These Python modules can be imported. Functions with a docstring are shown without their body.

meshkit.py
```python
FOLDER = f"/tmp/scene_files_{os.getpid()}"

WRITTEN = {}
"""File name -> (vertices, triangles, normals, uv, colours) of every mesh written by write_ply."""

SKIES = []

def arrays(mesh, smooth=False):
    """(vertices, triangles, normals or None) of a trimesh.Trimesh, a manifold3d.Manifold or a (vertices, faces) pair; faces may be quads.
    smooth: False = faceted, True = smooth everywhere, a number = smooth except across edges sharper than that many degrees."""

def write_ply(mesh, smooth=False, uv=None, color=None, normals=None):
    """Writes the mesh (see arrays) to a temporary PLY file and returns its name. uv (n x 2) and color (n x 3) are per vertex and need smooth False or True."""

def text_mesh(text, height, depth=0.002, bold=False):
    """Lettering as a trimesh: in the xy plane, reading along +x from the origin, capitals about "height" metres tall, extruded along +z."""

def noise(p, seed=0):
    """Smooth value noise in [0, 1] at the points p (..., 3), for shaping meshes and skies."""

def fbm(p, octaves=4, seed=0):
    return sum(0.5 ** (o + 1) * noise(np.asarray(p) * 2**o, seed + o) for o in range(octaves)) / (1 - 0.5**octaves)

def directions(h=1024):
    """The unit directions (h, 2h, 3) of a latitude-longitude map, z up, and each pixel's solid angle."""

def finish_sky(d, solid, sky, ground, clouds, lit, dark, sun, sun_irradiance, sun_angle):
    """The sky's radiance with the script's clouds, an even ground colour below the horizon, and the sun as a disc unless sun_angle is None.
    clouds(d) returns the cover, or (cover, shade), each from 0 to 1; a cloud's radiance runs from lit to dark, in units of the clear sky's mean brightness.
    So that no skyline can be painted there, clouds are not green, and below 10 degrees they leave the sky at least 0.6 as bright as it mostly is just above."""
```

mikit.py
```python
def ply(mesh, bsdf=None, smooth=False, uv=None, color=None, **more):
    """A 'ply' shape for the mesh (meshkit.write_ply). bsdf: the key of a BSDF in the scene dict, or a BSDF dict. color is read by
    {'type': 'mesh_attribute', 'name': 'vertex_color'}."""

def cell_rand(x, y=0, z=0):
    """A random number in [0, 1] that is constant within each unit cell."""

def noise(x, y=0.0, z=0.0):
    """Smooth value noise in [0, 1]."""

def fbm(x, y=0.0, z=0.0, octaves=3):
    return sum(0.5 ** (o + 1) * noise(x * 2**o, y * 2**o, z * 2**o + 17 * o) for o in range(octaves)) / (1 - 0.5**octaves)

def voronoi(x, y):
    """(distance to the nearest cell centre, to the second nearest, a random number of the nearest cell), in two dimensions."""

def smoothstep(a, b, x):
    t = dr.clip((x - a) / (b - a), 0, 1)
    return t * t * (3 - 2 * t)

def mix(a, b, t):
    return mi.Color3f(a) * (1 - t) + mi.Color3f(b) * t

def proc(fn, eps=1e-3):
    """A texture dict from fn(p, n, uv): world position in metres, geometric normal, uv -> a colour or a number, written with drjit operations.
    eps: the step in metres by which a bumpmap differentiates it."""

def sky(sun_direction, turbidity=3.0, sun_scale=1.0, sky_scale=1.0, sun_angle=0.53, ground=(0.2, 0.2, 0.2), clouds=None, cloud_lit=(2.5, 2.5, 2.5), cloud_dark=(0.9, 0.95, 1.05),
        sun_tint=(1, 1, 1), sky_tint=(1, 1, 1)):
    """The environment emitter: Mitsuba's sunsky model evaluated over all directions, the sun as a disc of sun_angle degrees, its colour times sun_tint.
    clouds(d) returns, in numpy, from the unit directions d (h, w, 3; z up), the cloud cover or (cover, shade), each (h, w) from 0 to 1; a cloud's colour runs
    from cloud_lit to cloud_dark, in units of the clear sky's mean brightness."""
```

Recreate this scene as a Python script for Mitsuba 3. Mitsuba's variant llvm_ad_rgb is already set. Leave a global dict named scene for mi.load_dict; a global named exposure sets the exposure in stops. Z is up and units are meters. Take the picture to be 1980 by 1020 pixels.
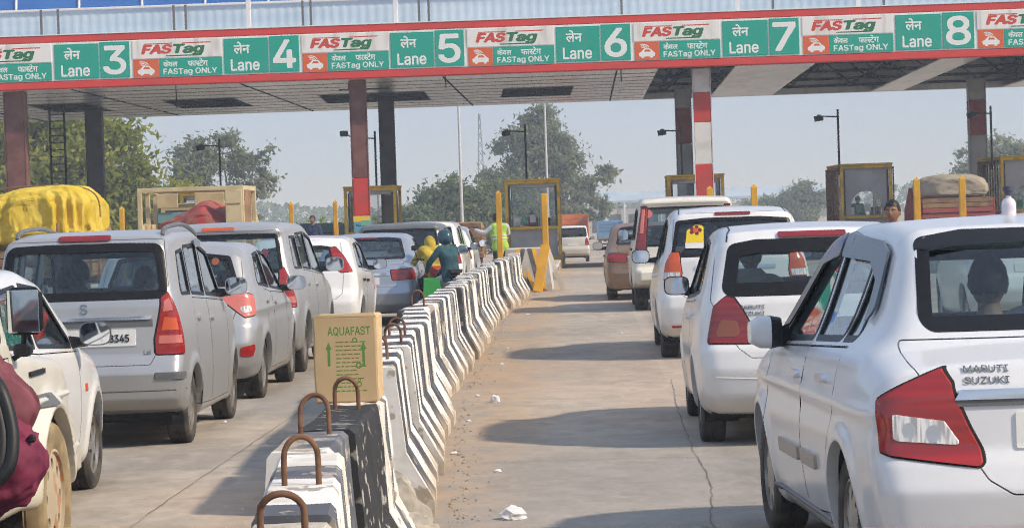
import math, random
import numpy as np, trimesh, manifold3d as m3, shapely.geometry as sg, shapely.ops as so
from shapely import affinity
from scipy.ndimage import map_coordinates, spline_filter
import drjit as dr, mitsuba as mi, mikit, meshkit
T = mi.ScalarTransform4f
scene, labels = {}, {}
R = random.Random(7); NR = np.random.RandomState(7)

# ------------------------------------------------------------------ camera, sky, exposure
ROLL, PITCH, YAW = math.radians(1.9), math.radians(1.067), math.radians(1.608)
EYE = np.array([0, 0, 1.68])
fwd = np.array([-math.sin(YAW)*math.cos(PITCH), math.cos(YAW)*math.cos(PITCH), -math.sin(PITCH)])
rgt = np.array([math.cos(YAW), math.sin(YAW), 0.0])
upv = np.cross(rgt, fwd)
up_rolled = upv*math.cos(ROLL) + rgt*math.sin(ROLL)
scene['haze_air'] = {'type': 'homogeneous', 'albedo': {'type': 'rgb', 'value': [.90, .95, .995]}, 'sigma_t': {'type': 'rgb', 'value': [.00090, .00098, .00108]}}
scene['camera'] = {'type': 'perspective', 'fov': 21.98, 'fov_axis': 'x', 'near_clip': .3, 'far_clip': 9000.0,
    'to_world': T().look_at(origin=EYE.tolist(), target=(EYE+fwd).tolist(), up=up_rolled.tolist()),
    'medium': {'type': 'ref', 'id': 'haze_air'}}
scene['haze'] = {'type': 'cube', 'to_world': T().translate([0, 1900, 17]).scale([4200, 2300, 22]), 'bsdf': {'type': 'null'}, 'interior': {'type': 'ref', 'id': 'haze_air'}}
labels['haze'] = {'label': 'pale dusty winter haze filling the air over the toll plaza', 'category': 'haze', 'kind': 'stuff'}
SUN = np.array([0.75, -0.36, 0.61])
scene['sky'] = mikit.sky(SUN.tolist(), turbidity=3.5, sun_scale=.82, sun_angle=2.0, sky_scale=1.1, clouds=lambda d: .60+.24*meshkit.fbm(d*[5, 5, 26]+3, 4), cloud_lit=(1.28, 1.58, 2.16), cloud_dark=(1, 1, 1.1), sun_tint=(.95, 1.0, 1.10), ground=(.27, .25, .22))
exposure = 1.82

# ------------------------------------------------------------------ naming
def newkey(name, parent=None):
    base = f'{parent}__{name}' if parent else name
    k, n = base, 0
    while k in scene or k in labels:
        n += 1; k = f'{base}_{n:03d}'
    return k
def lab(k, label=None, cat=None, group=None, kind=None):
    d = labels.setdefault(k, {})
    for a, b in (('label', label), ('category', cat), ('group', group), ('kind', kind)):
        if b: d[a] = b
    return k
def thing(name, label, cat, group=None):
    return lab(newkey(name), label, cat, group)
def put(mesh, name, mat, parent=None, smooth=30, xf=None, uv=None, label=None, cat=None, group=None, kind=None):
    if mesh is None or (not isinstance(mesh, dict) and not len(mesh.faces)): return None
    k = newkey(name, parent)
    d = mesh if isinstance(mesh, dict) else mikit.ply(mesh, None, smooth=smooth, uv=uv)
    d = dict(d); d['bsdf'] = {'type': 'ref', 'id': mat}
    if xf is not None: d['to_world'] = xf
    scene[k] = d
    if label or cat or group or kind: lab(k, label, cat, group, kind)
    return k
def place(x, y, z=0, yaw=0, s=1):
    return T().translate([x, y, z]).rotate([0, 0, 1], yaw).scale(s)

# ------------------------------------------------------------------ mesh helpers
def tm(v, f): return trimesh.Trimesh(np.asarray(v, float), np.asarray(f, int), process=False)
def cat(*ms): return trimesh.util.concatenate([m for m in ms if m is not None])
def mf(mesh):
    mesh = mesh.copy(); mesh.merge_vertices()
    return m3.Manifold(m3.Mesh(np.asarray(mesh.vertices, np.float32), np.asarray(mesh.faces, np.uint32)))
def tmf(m):
    q = m.to_mesh(); return tm(np.array(q.vert_properties[:, :3]), np.array(q.tri_verts))
def box(x0, x1, y0, y1, z0, z1):
    m = trimesh.creation.box((x1-x0, y1-y0, z1-z0)); m.apply_translation(((x0+x1)/2, (y0+y1)/2, (z0+z1)/2)); return m
def rbox(x0, x1, y0, y1, z0, z1, b=.01):
    b = min(b, (x1-x0)*.49, (y1-y0)*.49, (z1-z0)*.49)
    v = []
    for a in (0, 1):
        for c in (0, 1):
            for d in (0, 1):
                X, Y, Z = (x0, x1)[a], (y0, y1)[c], (z0, z1)[d]
                sx, sy, sz = 1-2*a, 1-2*c, 1-2*d
                v += [(X+sx*b, Y+sy*b, Z), (X+sx*b, Y, Z+sz*b), (X, Y+sy*b, Z+sz*b)]
    return trimesh.convex.convex_hull(np.array(v))
def hull(pts): return trimesh.convex.convex_hull(np.asarray(pts, float))
def frame(d):
    d = np.asarray(d, float); d = d/np.linalg.norm(d)
    a = np.cross(d, [0, 0, 1] if abs(d[2]) < .9 else [1, 0, 0]); a /= np.linalg.norm(a)
    return d, a, np.cross(d, a)
def tube(path, r, n=8, cap=True):
    P = np.asarray(path, float); K = len(P)
    r = np.broadcast_to(np.asarray(r, float), (K,))
    V = []; a = None
    for i in range(K):
        t = P[min(i+1, K-1)]-P[max(i-1, 0)]; t = t/np.linalg.norm(t)
        if a is None: _, a, b = frame(t)
        a = a-t*(a@t); a /= np.linalg.norm(a); b = np.cross(t, a)
        th = np.arange(n)/n*2*np.pi
        V.append(P[i]+r[i]*(np.cos(th)[:, None]*a+np.sin(th)[:, None]*b))
    V = np.vstack(V); F = []
    for i in range(K-1):
        for j in range(n):
            p, q = i*n+j, i*n+(j+1) % n
            F += [(p, q, q+n), (p, q+n, p+n)]
    if cap:
        V = np.vstack([V, P[:1], P[-1:]]); c0, c1 = len(V)-2, len(V)-1
        for j in range(n):
            F += [(c0, (j+1) % n, j), (c1, (K-1)*n+j, (K-1)*n+(j+1) % n)]
    return tm(V, F)
def bar(p0, p1, w, h=None):
    h = h or w; p0, p1 = np.asarray(p0, float), np.asarray(p1, float)
    d, a, b = frame(p1-p0)
    if abs(d[2]) > .9: a, b = np.array([1., 0, 0])-d*d[0], None; a /= np.linalg.norm(a); b = np.cross(d, a)
    v = [p+sa*a*w/2+sb*b*h/2 for p in (p0, p1) for sa in (-1, 1) for sb in (-1, 1)]
    return hull(v)
def lathe(prof, n=32, axis='z'):
    # prof: (r, z) points, outward winding
    P = np.asarray(prof, float); K = len(P); th = np.arange(n)/n*2*np.pi
    V = np.stack([P[:, None, 0]*np.cos(th), P[:, None, 0]*np.sin(th), np.repeat(P[:, 1:], n, 1)], -1).reshape(-1, 3)
    F = []
    for i in range(K-1):
        for j in range(n):
            a, b = i*n+j, i*n+(j+1) % n
            F += [(a, b, b+n), (a, b+n, a+n)]
    m = tm(V, F)
    if axis == 'x': m.apply_transform(np.array([[0, 0, 1, 0], [0, 1, 0, 0], [-1, 0, 0, 0], [0, 0, 0, 1.]]))
    return m
def prism(poly, h, axis='z'):
    """shapely polygon extruded; axis 'z': (x,y)->z 0..h ; 'x': polygon in (y,z), along +x ; 'y': polygon in (x,z), along +y"""
    ps = [g for g in getattr(poly, 'geoms', [poly]) if g.area > 1e-7]
    m = cat(*[trimesh.creation.extrude_polygon(g, h, engine='earcut') for g in ps])
    v = np.array(m.vertices); f = m.faces
    if axis == 'x': v = v[:, [2, 0, 1]]
    if axis == 'y': v = v[:, [0, 2, 1]]; f = f[:, ::-1]
    return tm(v, f)
def P2(pts): return sg.Polygon(pts).buffer(0)
def rpoly(pts, r=.03): return sg.Polygon(pts).buffer(-r).buffer(r, quad_segs=4)
def smoothline(pts, n=6, closed=False):
    P = np.asarray(pts, float); out = []; K = len(P)
    for i in range(K if closed else K-1):
        g = (lambda j: P[j % K]) if closed else (lambda j: P[min(max(j, 0), K-1)])
        a, b, c, d = g(i-1), g(i), g(i+1), g(i+2)
        for t in np.arange(n)/n:
            out.append(.5*((2*b)+(c-a)*t+(2*a-5*b+4*c-d)*t*t+(3*b-a-3*c+d)*t**3))
    if not closed: out.append(P[-1])
    return np.array(out)

# ------------------------------------------------------------------ materials
def rgb(c): return {'type': 'rgb', 'value': [float(x) for x in c]}
def tex(c): return mikit.proc(c) if callable(c) else rgb(c)
def mat(k, c, rough=.6, metal=0., spec=.5, coat=0., two=True, bump=None, bscale=1.0):
    d = {'type': 'principled', 'base_color': tex(c), 'roughness': float(rough), 'metallic': float(metal), 'specular': float(spec)}
    if coat: d['clearcoat'] = float(coat); d['clearcoat_gloss'] = .93
    if bump: d = {'type': 'bumpmap', 'arbitrary': mikit.proc(bump), 'scale': float(bscale), 'bsdf': d}
    scene[k] = {'type': 'twosided', 'bsdf': d} if two else d
def paint(k, c, ior=1.75, alpha=.035):
    scene[k] = {'type': 'twosided', 'bsdf': {'type': 'roughplastic', 'diffuse_reflectance': tex(c), 'int_ior': ior, 'alpha': alpha, 'nonlinear': False}}
def mix(a, b, t): return mikit.mix(a, b, t)
fbm, nz, ss = mikit.fbm, mikit.noise, mikit.smoothstep
def dusty(base, dust, zt=.75, amt=.75, streak=.25):
    def fn(p, n, uv):
        a = fbm(p.x*3.1, p.y*3.1, p.z*3.1)
        b = nz(p.x*26, p.y*26, p.z*5)
        t = ss(zt, .12, p.z+(a-.5)*.55)*amt+streak*ss(.45, .8, a*.75+b*.25)
        return mix(base, dust, dr.clip(t, 0, 1))
    return fn
def vary(c0, c1, s=2.0, lo=.3, hi=.7, oct=3):
    return lambda p, n, uv: mix(c0, c1, ss(lo, hi, fbm(p.x*s, p.y*s, p.z*s, octaves=oct)))
DUST = (.42, .36, .27)
paint('white_paint', dusty((.88, .88, .87), (.55, .49, .39), zt=.62, amt=.7, streak=.10))
paint('white_paint_clean', dusty((.80, .815, .835), (.56, .51, .42), zt=.45, amt=.5, streak=.10))
paint('cream_paint', dusty((.84, .81, .71), (.50, .43, .32), zt=.8, amt=.75, streak=.16), 1.5, .12)
mat('silver_paint', dusty((.52, .52, .52), (.42, .39, .34), zt=.7, amt=.6, streak=.18), .28, metal=.55, coat=.8)
mat('bronze_paint', dusty((.27, .16, .10), (.38, .30, .22), zt=.7, amt=.6, streak=.25), .3, metal=.4, coat=.8)
mat('blue_silver_paint', dusty((.40, .45, .53), (.40, .37, .32), zt=.6, amt=.5), .28, metal=.5, coat=.8)
mat('grey_paint', dusty((.17, .18, .19), (.36, .32, .26), zt=.6, amt=.5), .28, metal=.4, coat=.8)
mat('maroon_trim', (.16, .02, .03), .4)
mat('black_plastic', (.014, .015, .018), .4, spec=.22)
mat('matt_black', (.012, .012, .013), .85)
mat('grey_plastic', (.13, .135, .14), .5)
mat('smoke_plastic', (.075, .09, .115), .14, coat=.5)
mat('beige_trim', (.42, .36, .30), .5)
mat('chrome', (.78, .78, .80), .12, metal=1.0)
mat('mirror', (.75, .78, .82), .03, metal=1.0)
mat('rubber', vary((.03, .029, .028), (.085, .075, .062), 9), .85)
mat('dusty_rubber', vary((.22, .165, .09), (.34, .26, .15), 9), .92)
mat('alloy', vary((.42, .42, .42), (.33, .29, .24), 8), .38, metal=.6)
mat('steel_rim', vary((.10, .10, .10), (.25, .21, .16), 8), .6, metal=.3)
mat('red_lens', lambda p, n, uv: mix((.24, .004, .004), (.42, .013, .010), nz(p.x*2, p.y*2, p.z*42)), .08, spec=.7, coat=1.0)
mat('dark_red_lens', lambda p, n, uv: mix((.17, .005, .006), (.28, .012, .012), nz(p.x*2, p.y*2, p.z*42)), .08, spec=.7, coat=1.0)
mat('orange_lens', (.66, .10, .02), .14, coat=1.0)
mat('pink_lens', (.62, .17, .14), .14, coat=1.0)
mat('clear_lens', lambda p, n, uv: mix((.88, .88, .87), (.42, .40, .40), ss(.35, .75, nz(p.x*120, p.y*120, p.z*9))), .08, coat=1.0)
mat('amber_lens', (.27, .075, .03), .15, coat=1.0)
mat('seat_beige', (.36, .31, .25), .85)
mat('seat_grey', (.085, .10, .115), .85)
mat('seat_dark', (.03, .045, .055), .8)
mat('plate_white', (.75, .75, .73), .5)
mat('ink_black', (.015, .015, .015), .6)
def glass(k, t): scene[k] = {'type': 'thindielectric', 'specular_transmittance': rgb(t), 'specular_reflectance': rgb((1, 1, 1))}
glass('tint_glass', (.60, .74, .78)); glass('clear_glass', (.80, .86, .86)); glass('dark_glass', (.10, .13, .15)); glass('booth_glass', (.74, .77, .78))
DEVA = {"lane":[[[4,-40,5,-30,51,-30,50,-23,44,-15,32,-16,30,-6,35,-4,44,-4,53,-8,60,-19,63,-30,127,-30,127,-41,118,-42,118,-93,106,-93,106,-65,93,-65,92,-73,90,-75,84,-76,80,-74,73,-65,73,-57,77,-54,106,-54,106,-41,65,-41,64,-94,53,-93,53,-60,46,-63,42,-73,39,-74,31,-71,33,-63,32,-61,23,-60,20,-64,22,-73,38,-87,38,-89,32,-95,29,-95,11,-77,8,-68,9,-59,13,-53,22,-49,30,-49,41,-53,43,-51,53,-49,53,-41]]],"keval":[[[4,-40,5,-30,59,-30,58,-23,52,-15,40,-16,38,-6,43,-4,52,-4,61,-8,68,-19,71,-30,200,-30,201,-32,200,-41,191,-41,190,-94,179,-93,179,-60,172,-63,167,-74,157,-71,159,-63,158,-61,149,-60,146,-63,146,-69,148,-73,164,-87,164,-89,158,-95,155,-95,140,-81,136,-75,134,-68,135,-59,142,-51,148,-49,156,-49,168,-53,169,-51,179,-49,179,-41,126,-41,125,-94,114,-93,114,-81,107,-83,93,-82,89,-80,82,-71,82,-58,88,-49,98,-45,114,-46,114,-41,51,-41,51,-53,64,-51,68,-52,74,-57,77,-65,76,-78,70,-90,61,-87,60,-82,65,-74,65,-66,62,-62,57,-62,51,-68,51,-94,40,-94,40,-80,32,-83,20,-82,11,-75,8,-66,9,-57,15,-49,25,-45,40,-46,40,-41],[94,-67,98,-72,106,-72,114,-67,114,-57,99,-56,95,-58,93,-62],[21,-67,25,-72,34,-71,40,-66,40,-57,34,-56,23,-57,20,-61]]],"fastag":[[[6,-52,7,-42,170,-42,169,-35,163,-27,151,-28,149,-18,154,-16,163,-16,172,-20,179,-31,182,-42,247,-42,247,-53,238,-53,237,-106,226,-106,226,-53,212,-53,212,-84,207,-89,199,-87,192,-78,192,-71,195,-68,200,-67,200,-53,180,-53,179,-72,166,-72,158,-76,156,-80,156,-86,160,-93,165,-95,175,-95,185,-90,188,-92,190,-101,180,-105,164,-106,157,-104,152,-101,147,-95,144,-82,127,-80,132,-88,145,-98,145,-102,141,-106,137,-107,116,-86,109,-75,109,-69,112,-65,119,-64,125,-67,126,-55,125,-53,100,-53,100,-106,89,-106,89,-53,54,-53,54,-65,60,-63,67,-63,77,-69,80,-79,79,-89,73,-102,64,-99,63,-94,68,-85,68,-79,65,-74,60,-74,54,-80,54,-105,43,-106,42,-90,28,-92,22,-90,16,-84,14,-79,14,-53],[137,-53,136,-71,148,-71,155,-64,168,-61,168,-53],[25,-53,26,-78,29,-81,36,-81,42,-77,42,-53]]]}
# ------------------------------------------------------------------ vehicle bodies: an implicit form, meshed, hollowed and cut open
def surface_nets(f, lo, hi, h):
    lo, hi = np.asarray(lo, float), np.asarray(hi, float)
    n = np.ceil((hi-lo)/h).astype(int)+1
    ax = [lo[i]+h*np.arange(n[i]) for i in range(3)]
    X, Y, Z = np.meshgrid(*ax, indexing='ij')
    V = f(np.stack([X, Y, Z], -1).reshape(-1, 3)).reshape(n)
    S = V < 0
    c = [S[a:n[0]-1+a, b:n[1]-1+b, d:n[2]-1+d] for a in (0, 1) for b in (0, 1) for d in (0, 1)]
    tot = sum(x.astype(np.int8) for x in c)
    act = (tot > 0) & (tot < 8)
    idx = -np.ones(act.shape, int); I = np.argwhere(act); idx[act] = np.arange(len(I))
    acc, cnt = np.zeros((len(I), 3)), np.zeros(len(I))
    cor = [(a, b, d) for a in (0, 1) for b in (0, 1) for d in (0, 1)]
    for i, p in enumerate(cor):
        for q in cor[i+1:]:
            if sum(abs(p[k]-q[k]) for k in range(3)) != 1: continue
            v0, v1 = V[tuple((I+p).T)], V[tuple((I+q).T)]
            m = (v0 < 0) != (v1 < 0)
            t = np.where(m, v0/np.where(m, v0-v1, 1), 0)[:, None]
            acc += np.where(m[:, None], np.array(p)+t*(np.array(q)-np.array(p)), 0); cnt += m
    P = lo+h*(I+acc/cnt[:, None])
    F = []
    for k in range(3):
        a, b = (k+1) % 3, (k+2) % 3
        s0 = np.take(S, range(n[k]-1), k); s1 = np.take(S, range(1, n[k]), k)
        E = np.argwhere(s0 != s1)
        E = E[(E[:, a] > 0) & (E[:, b] > 0) & (E[:, a] < n[a]-1) & (E[:, b] < n[b]-1)]
        ea, eb = np.eye(3, dtype=int)[a], np.eye(3, dtype=int)[b]
        q = np.stack([idx[tuple((E-ea-eb).T)], idx[tuple((E-eb).T)], idx[tuple(E.T)], idx[tuple((E-ea).T)]], 1)
        flip = ~S[tuple(E.T)]
        q[flip] = q[flip][:, ::-1]
        F.append(q)
    F = np.vstack(F)
    return P, np.vstack([F[:, [0, 1, 2]], F[:, [0, 2, 3]]])
def grad(f, p, e=.006):
    return np.stack([(f(p+e*d)-f(p-e*d))/(2*e) for d in np.eye(3)], 1)
def smax(a, b, k):
    h = np.maximum(k-np.abs(a-b), 0); return np.maximum(a, b)+h*h/(4*k)

class Body:
    def __init__(s, sp):
        s.sp = sp; L, W, H = sp['L'], sp['W'], sp['H']; s.L, s.W, s.H = L, W, H
        out = sg.Polygon(sp['side']); r = sp.get('round', .06)
        out = out.buffer(-r).buffer(2*r, quad_segs=8).buffer(-r, quad_segs=8)
        s.out = out; st = .02; s.o = np.array([-.5, -.4]); s.st = st
        gy, gz = np.arange(-.5, L+.5, st), np.arange(-.4, H+.5, st)
        Yg, Zg = np.meshgrid(gy, gz, indexing='ij'); q = np.stack([Yg.ravel(), Zg.ravel()], 1)
        ring = np.array(out.exterior.coords); A, B = ring[:-1], ring[1:]
        D = np.full(len(q), 9.)
        for a, b in zip(A, B):
            ab = b-a; t = np.clip(((q-a)@ab)/max(ab@ab, 1e-12), 0, 1)
            D = np.minimum(D, np.hypot(*(q-a-t[:, None]*ab).T))
        import shapely
        ins = shapely.contains_xy(out, q[:, 0], q[:, 1])
        s.g = spline_filter(np.where(ins, -D, D).reshape(Yg.shape), order=3)
    def sd(s, y, z):
        return map_coordinates(s.g, [(y-s.o[0])/s.st, (z-s.o[1])/s.st], order=3, mode='nearest', prefilter=False)
    def width(s, y, z):
        sp = s.sp; w0 = s.W/2; zb = np.interp(y, *np.array(sp['belt']).T)
        k = .03; up = .5*((z-zb)+np.sqrt((z-zb)**2+k*k))
        zc = z-up; zm = sp.get('zm', .62)
        w = w0-sp.get('bulge', .05)*((zc-zm)/.45)**2-sp.get('tumble', .28)*up-sp.get('shoulder', .015)*(up/(up+.05))
        yr, yf = sp.get('yr', .9), s.L-sp.get('yf', 1.1)
        w = w-sp.get('gh_taper', 0)*np.clip((sp.get('gh_y', 1.9)-y)/1.2, 0, 1.3)*up/(up+.05)
        w = w*(1-sp.get('tr', .07)*np.clip((yr-y)/yr, 0, 1.3)**2.2-sp.get('tf', .12)*np.clip((y-yf)/(s.L-yf), 0, 1.3)**2.2)
        for yw in sp['axles']:
            rr = np.hypot(y-yw, z-sp['wr'])
            w = w+sp.get('flare', .018)*np.exp(-((rr-sp['arch']-.02)/.055)**2)*(zc > -.3)
        if 'crease' in sp:
            zc0 = sp['crease']; w = w+.008*np.exp(-((z-zc0)/.03)**2)-.006*np.exp(-((z-zc0+.07)/.05)**2)
        return w
    def f(s, p):
        sp = s.sp; x = np.abs(p[:, 0]); y, z = p[:, 1], p[:, 2]
        u = (x/(s.W/2))
        e = u**2*.6+u**4*.4
        y2 = y-sp.get('cr', .10)*e*np.clip(1-y/(.42*s.L), 0, 1)+sp.get('cf', .22)*e*np.clip(1-(s.L-y)/(.45*s.L), 0, 1)
        z2 = z+sp.get('cz', .045)*u**2*np.clip((z-.6)/.3, 0, 1)
        return smax(s.sd(y2, z2), x-s.width(y, z), sp.get('k', .12))
    def mesh(s, h):
        P, F = surface_nets(s.f, (-s.W/2-.12, -.12, .02), (s.W/2+.12, s.L+.12, s.H+.12), h)
        for _ in range(2):
            g = grad(s.f, P); P = P-(s.f(P)/np.maximum((g*g).sum(1), .2))[:, None]*g
        return tm(P, F)
    def inner(s, h, t):
        f = lambda p: s.f(p)+t
        P, F = surface_nets(f, (-s.W/2-.12, -.12, .02), (s.W/2+.12, s.L+.12, s.H+.12), h)
        return tm(P, F)
    # --- projecting flat outlines onto the body
    def plane(s, side, ang=45):
        hw = s.W/2
        if side == 'L': return (lambda u: np.c_[np.full(len(u), -hw-.3), u]), np.array([1., 0, 0])
        if side == 'R': return (lambda u: np.c_[np.full(len(u), hw+.3), u]), np.array([-1., 0, 0])
        if side == 'B': return (lambda u: np.c_[u[:, 0], np.full(len(u), -.3), u[:, 1]]), np.array([0., 1, 0])
        if side == 'F': return (lambda u: np.c_[u[:, 0], np.full(len(u), s.L+.3), u[:, 1]]), np.array([0., -1, 0])
        if side == 'T': return (lambda u: np.c_[u[:, 0], u[:, 1], np.full(len(u), s.H+.3)]), np.array([0., 0, -1])
        sx, fr = (-1 if side[1] == 'L' else 1), (1 if side[0] == 'B' else -1)
        a = math.radians(ang); d = np.array([-sx*math.sin(a), fr*math.cos(a), 0]); ax = np.array([-sx*math.cos(a), -fr*math.sin(a), 0])
        o = np.array([sx*hw, 0 if fr > 0 else s.L, 0])
        return (lambda u: o+u[:, :1]*math.cos(a)*ax+u[:, 1:]*np.array([0, 0, 1.])-d*.9), d
    def cast(s, q, d, off):
        t = np.zeros(len(q)); hit = np.zeros(len(q), bool); t0 = np.zeros(len(q))
        for i in range(110):
            v = s.f(q+t[:, None]*d)-off
            new = (v < 0) & ~hit; hit |= new; t0[new] = t[new]-.02
            t[~hit] += .02
            if hit.all(): break
        lo, hi = np.where(hit, t0, 0), np.where(hit, t, 0)
        for i in range(14):
            m = (lo+hi)/2; v = s.f(q+m[:, None]*d)-off < 0
            hi = np.where(v, m, hi); lo = np.where(v, lo, m)
        return q+hi[:, None]*d, hit
    def patch(s, poly, side, off=.004, depth=.02, res=.05, ang=45):
        out = []
        for g in getattr(poly, 'geoms', [poly]):
            if g.area < 1e-6: continue
            g = g.segmentize(res)
            v, f = trimesh.creation.triangulate_polygon(g, engine='earcut')
            v = np.asarray(v, float)
            v3, f3 = trimesh.remesh.subdivide_to_size(np.c_[v, np.zeros(len(v))], f, res*1.3, max_iter=12)
            lift, d = s.plane(side, ang)
            p, hit = s.cast(lift(v3[:, :2]), d, off)
            f3 = f3[hit[f3].all(1)]
            if not len(f3): continue
            m = tm(p, f3); m.merge_vertices(); f3 = m.faces; p = np.array(m.vertices)
            n = np.cross(p[f3[:, 1]]-p[f3[:, 0]], p[f3[:, 2]]-p[f3[:, 0]]).sum(0)
            if n@d > 0: f3 = f3[:, ::-1]
            if depth:
                e = np.vstack([f3[:, [0, 1]], f3[:, [1, 2]], f3[:, [2, 0]]])
                key = {(a, b) for a, b in e}; bd = np.array([(a, b) for a, b in key if (b, a) not in key])
                k = len(p); P = np.vstack([p, p+d*depth])
                f3 = np.vstack([f3, np.c_[bd[:, 0], bd[:, 0]+k, bd[:, 1]], np.c_[bd[:, 1], bd[:, 0]+k, bd[:, 1]+k]])
                m = tm(P, f3); m.remove_unreferenced_vertices()
            else: m = tm(p, f3)
            out.append(m)
        return cat(*out) if out else None
    def line(s, pts, side, r=.005, off=0., ang=45, res=.06, n=5):
        q = np.array(sg.LineString(pts).segmentize(res).coords); lift, d = s.plane(side, ang)
        p, hit = s.cast(lift(q), d, off); p = p[hit]
        return tube(p, r, n) if len(p) > 1 else None
    def spot(s, u, side, off=0., ang=45):
        lift, d = s.plane(side, ang); return s.cast(lift(np.array([u], float)), d, off)[0][0]
    def put(s, m, name, matk, parent, xf, label=None, smooth_cos=.80):
        """a cut piece of the shell: the form's own normals on its skin, flat normals on cut edges"""
        if m.is_empty() if hasattr(m, 'is_empty') else m is None: return
        m = tmf(m) if hasattr(m, 'to_mesh') else m
        v, f = np.asarray(m.vertices), np.asarray(m.faces)
        c = v[f].reshape(-1, 3); fn = np.cross(v[f[:, 1]]-v[f[:, 0]], v[f[:, 2]]-v[f[:, 0]])
        ok = np.linalg.norm(fn, axis=1) > 1e-12; c = c.reshape(-1, 3, 3)[ok].reshape(-1, 3); fn = fn[ok]
        fn = np.repeat(fn/np.linalg.norm(fn, axis=1, keepdims=True), 3, 0)
        uq, inv = np.unique(np.round(c, 5), axis=0, return_inverse=True)
        g = grad(s.f, uq); g = (g/np.maximum(np.linalg.norm(g, axis=1, keepdims=True), 1e-9))[inv.ravel()]
        d = (g*fn).sum(1)
        nn = np.where((d > smooth_cos)[:, None], g, np.where((d < -smooth_cos)[:, None], -g, fn))
        k = newkey(name, parent)
        scene[k] = {'type': 'ply', 'filename': meshkit.write_ply((c, np.arange(len(c)).reshape(-1, 3)), normals=nn), 'face_normals': False,
                    'bsdf': {'type': 'ref', 'id': matk}, 'to_world': xf}
        if label: lab(k, label)
        return k

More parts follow.
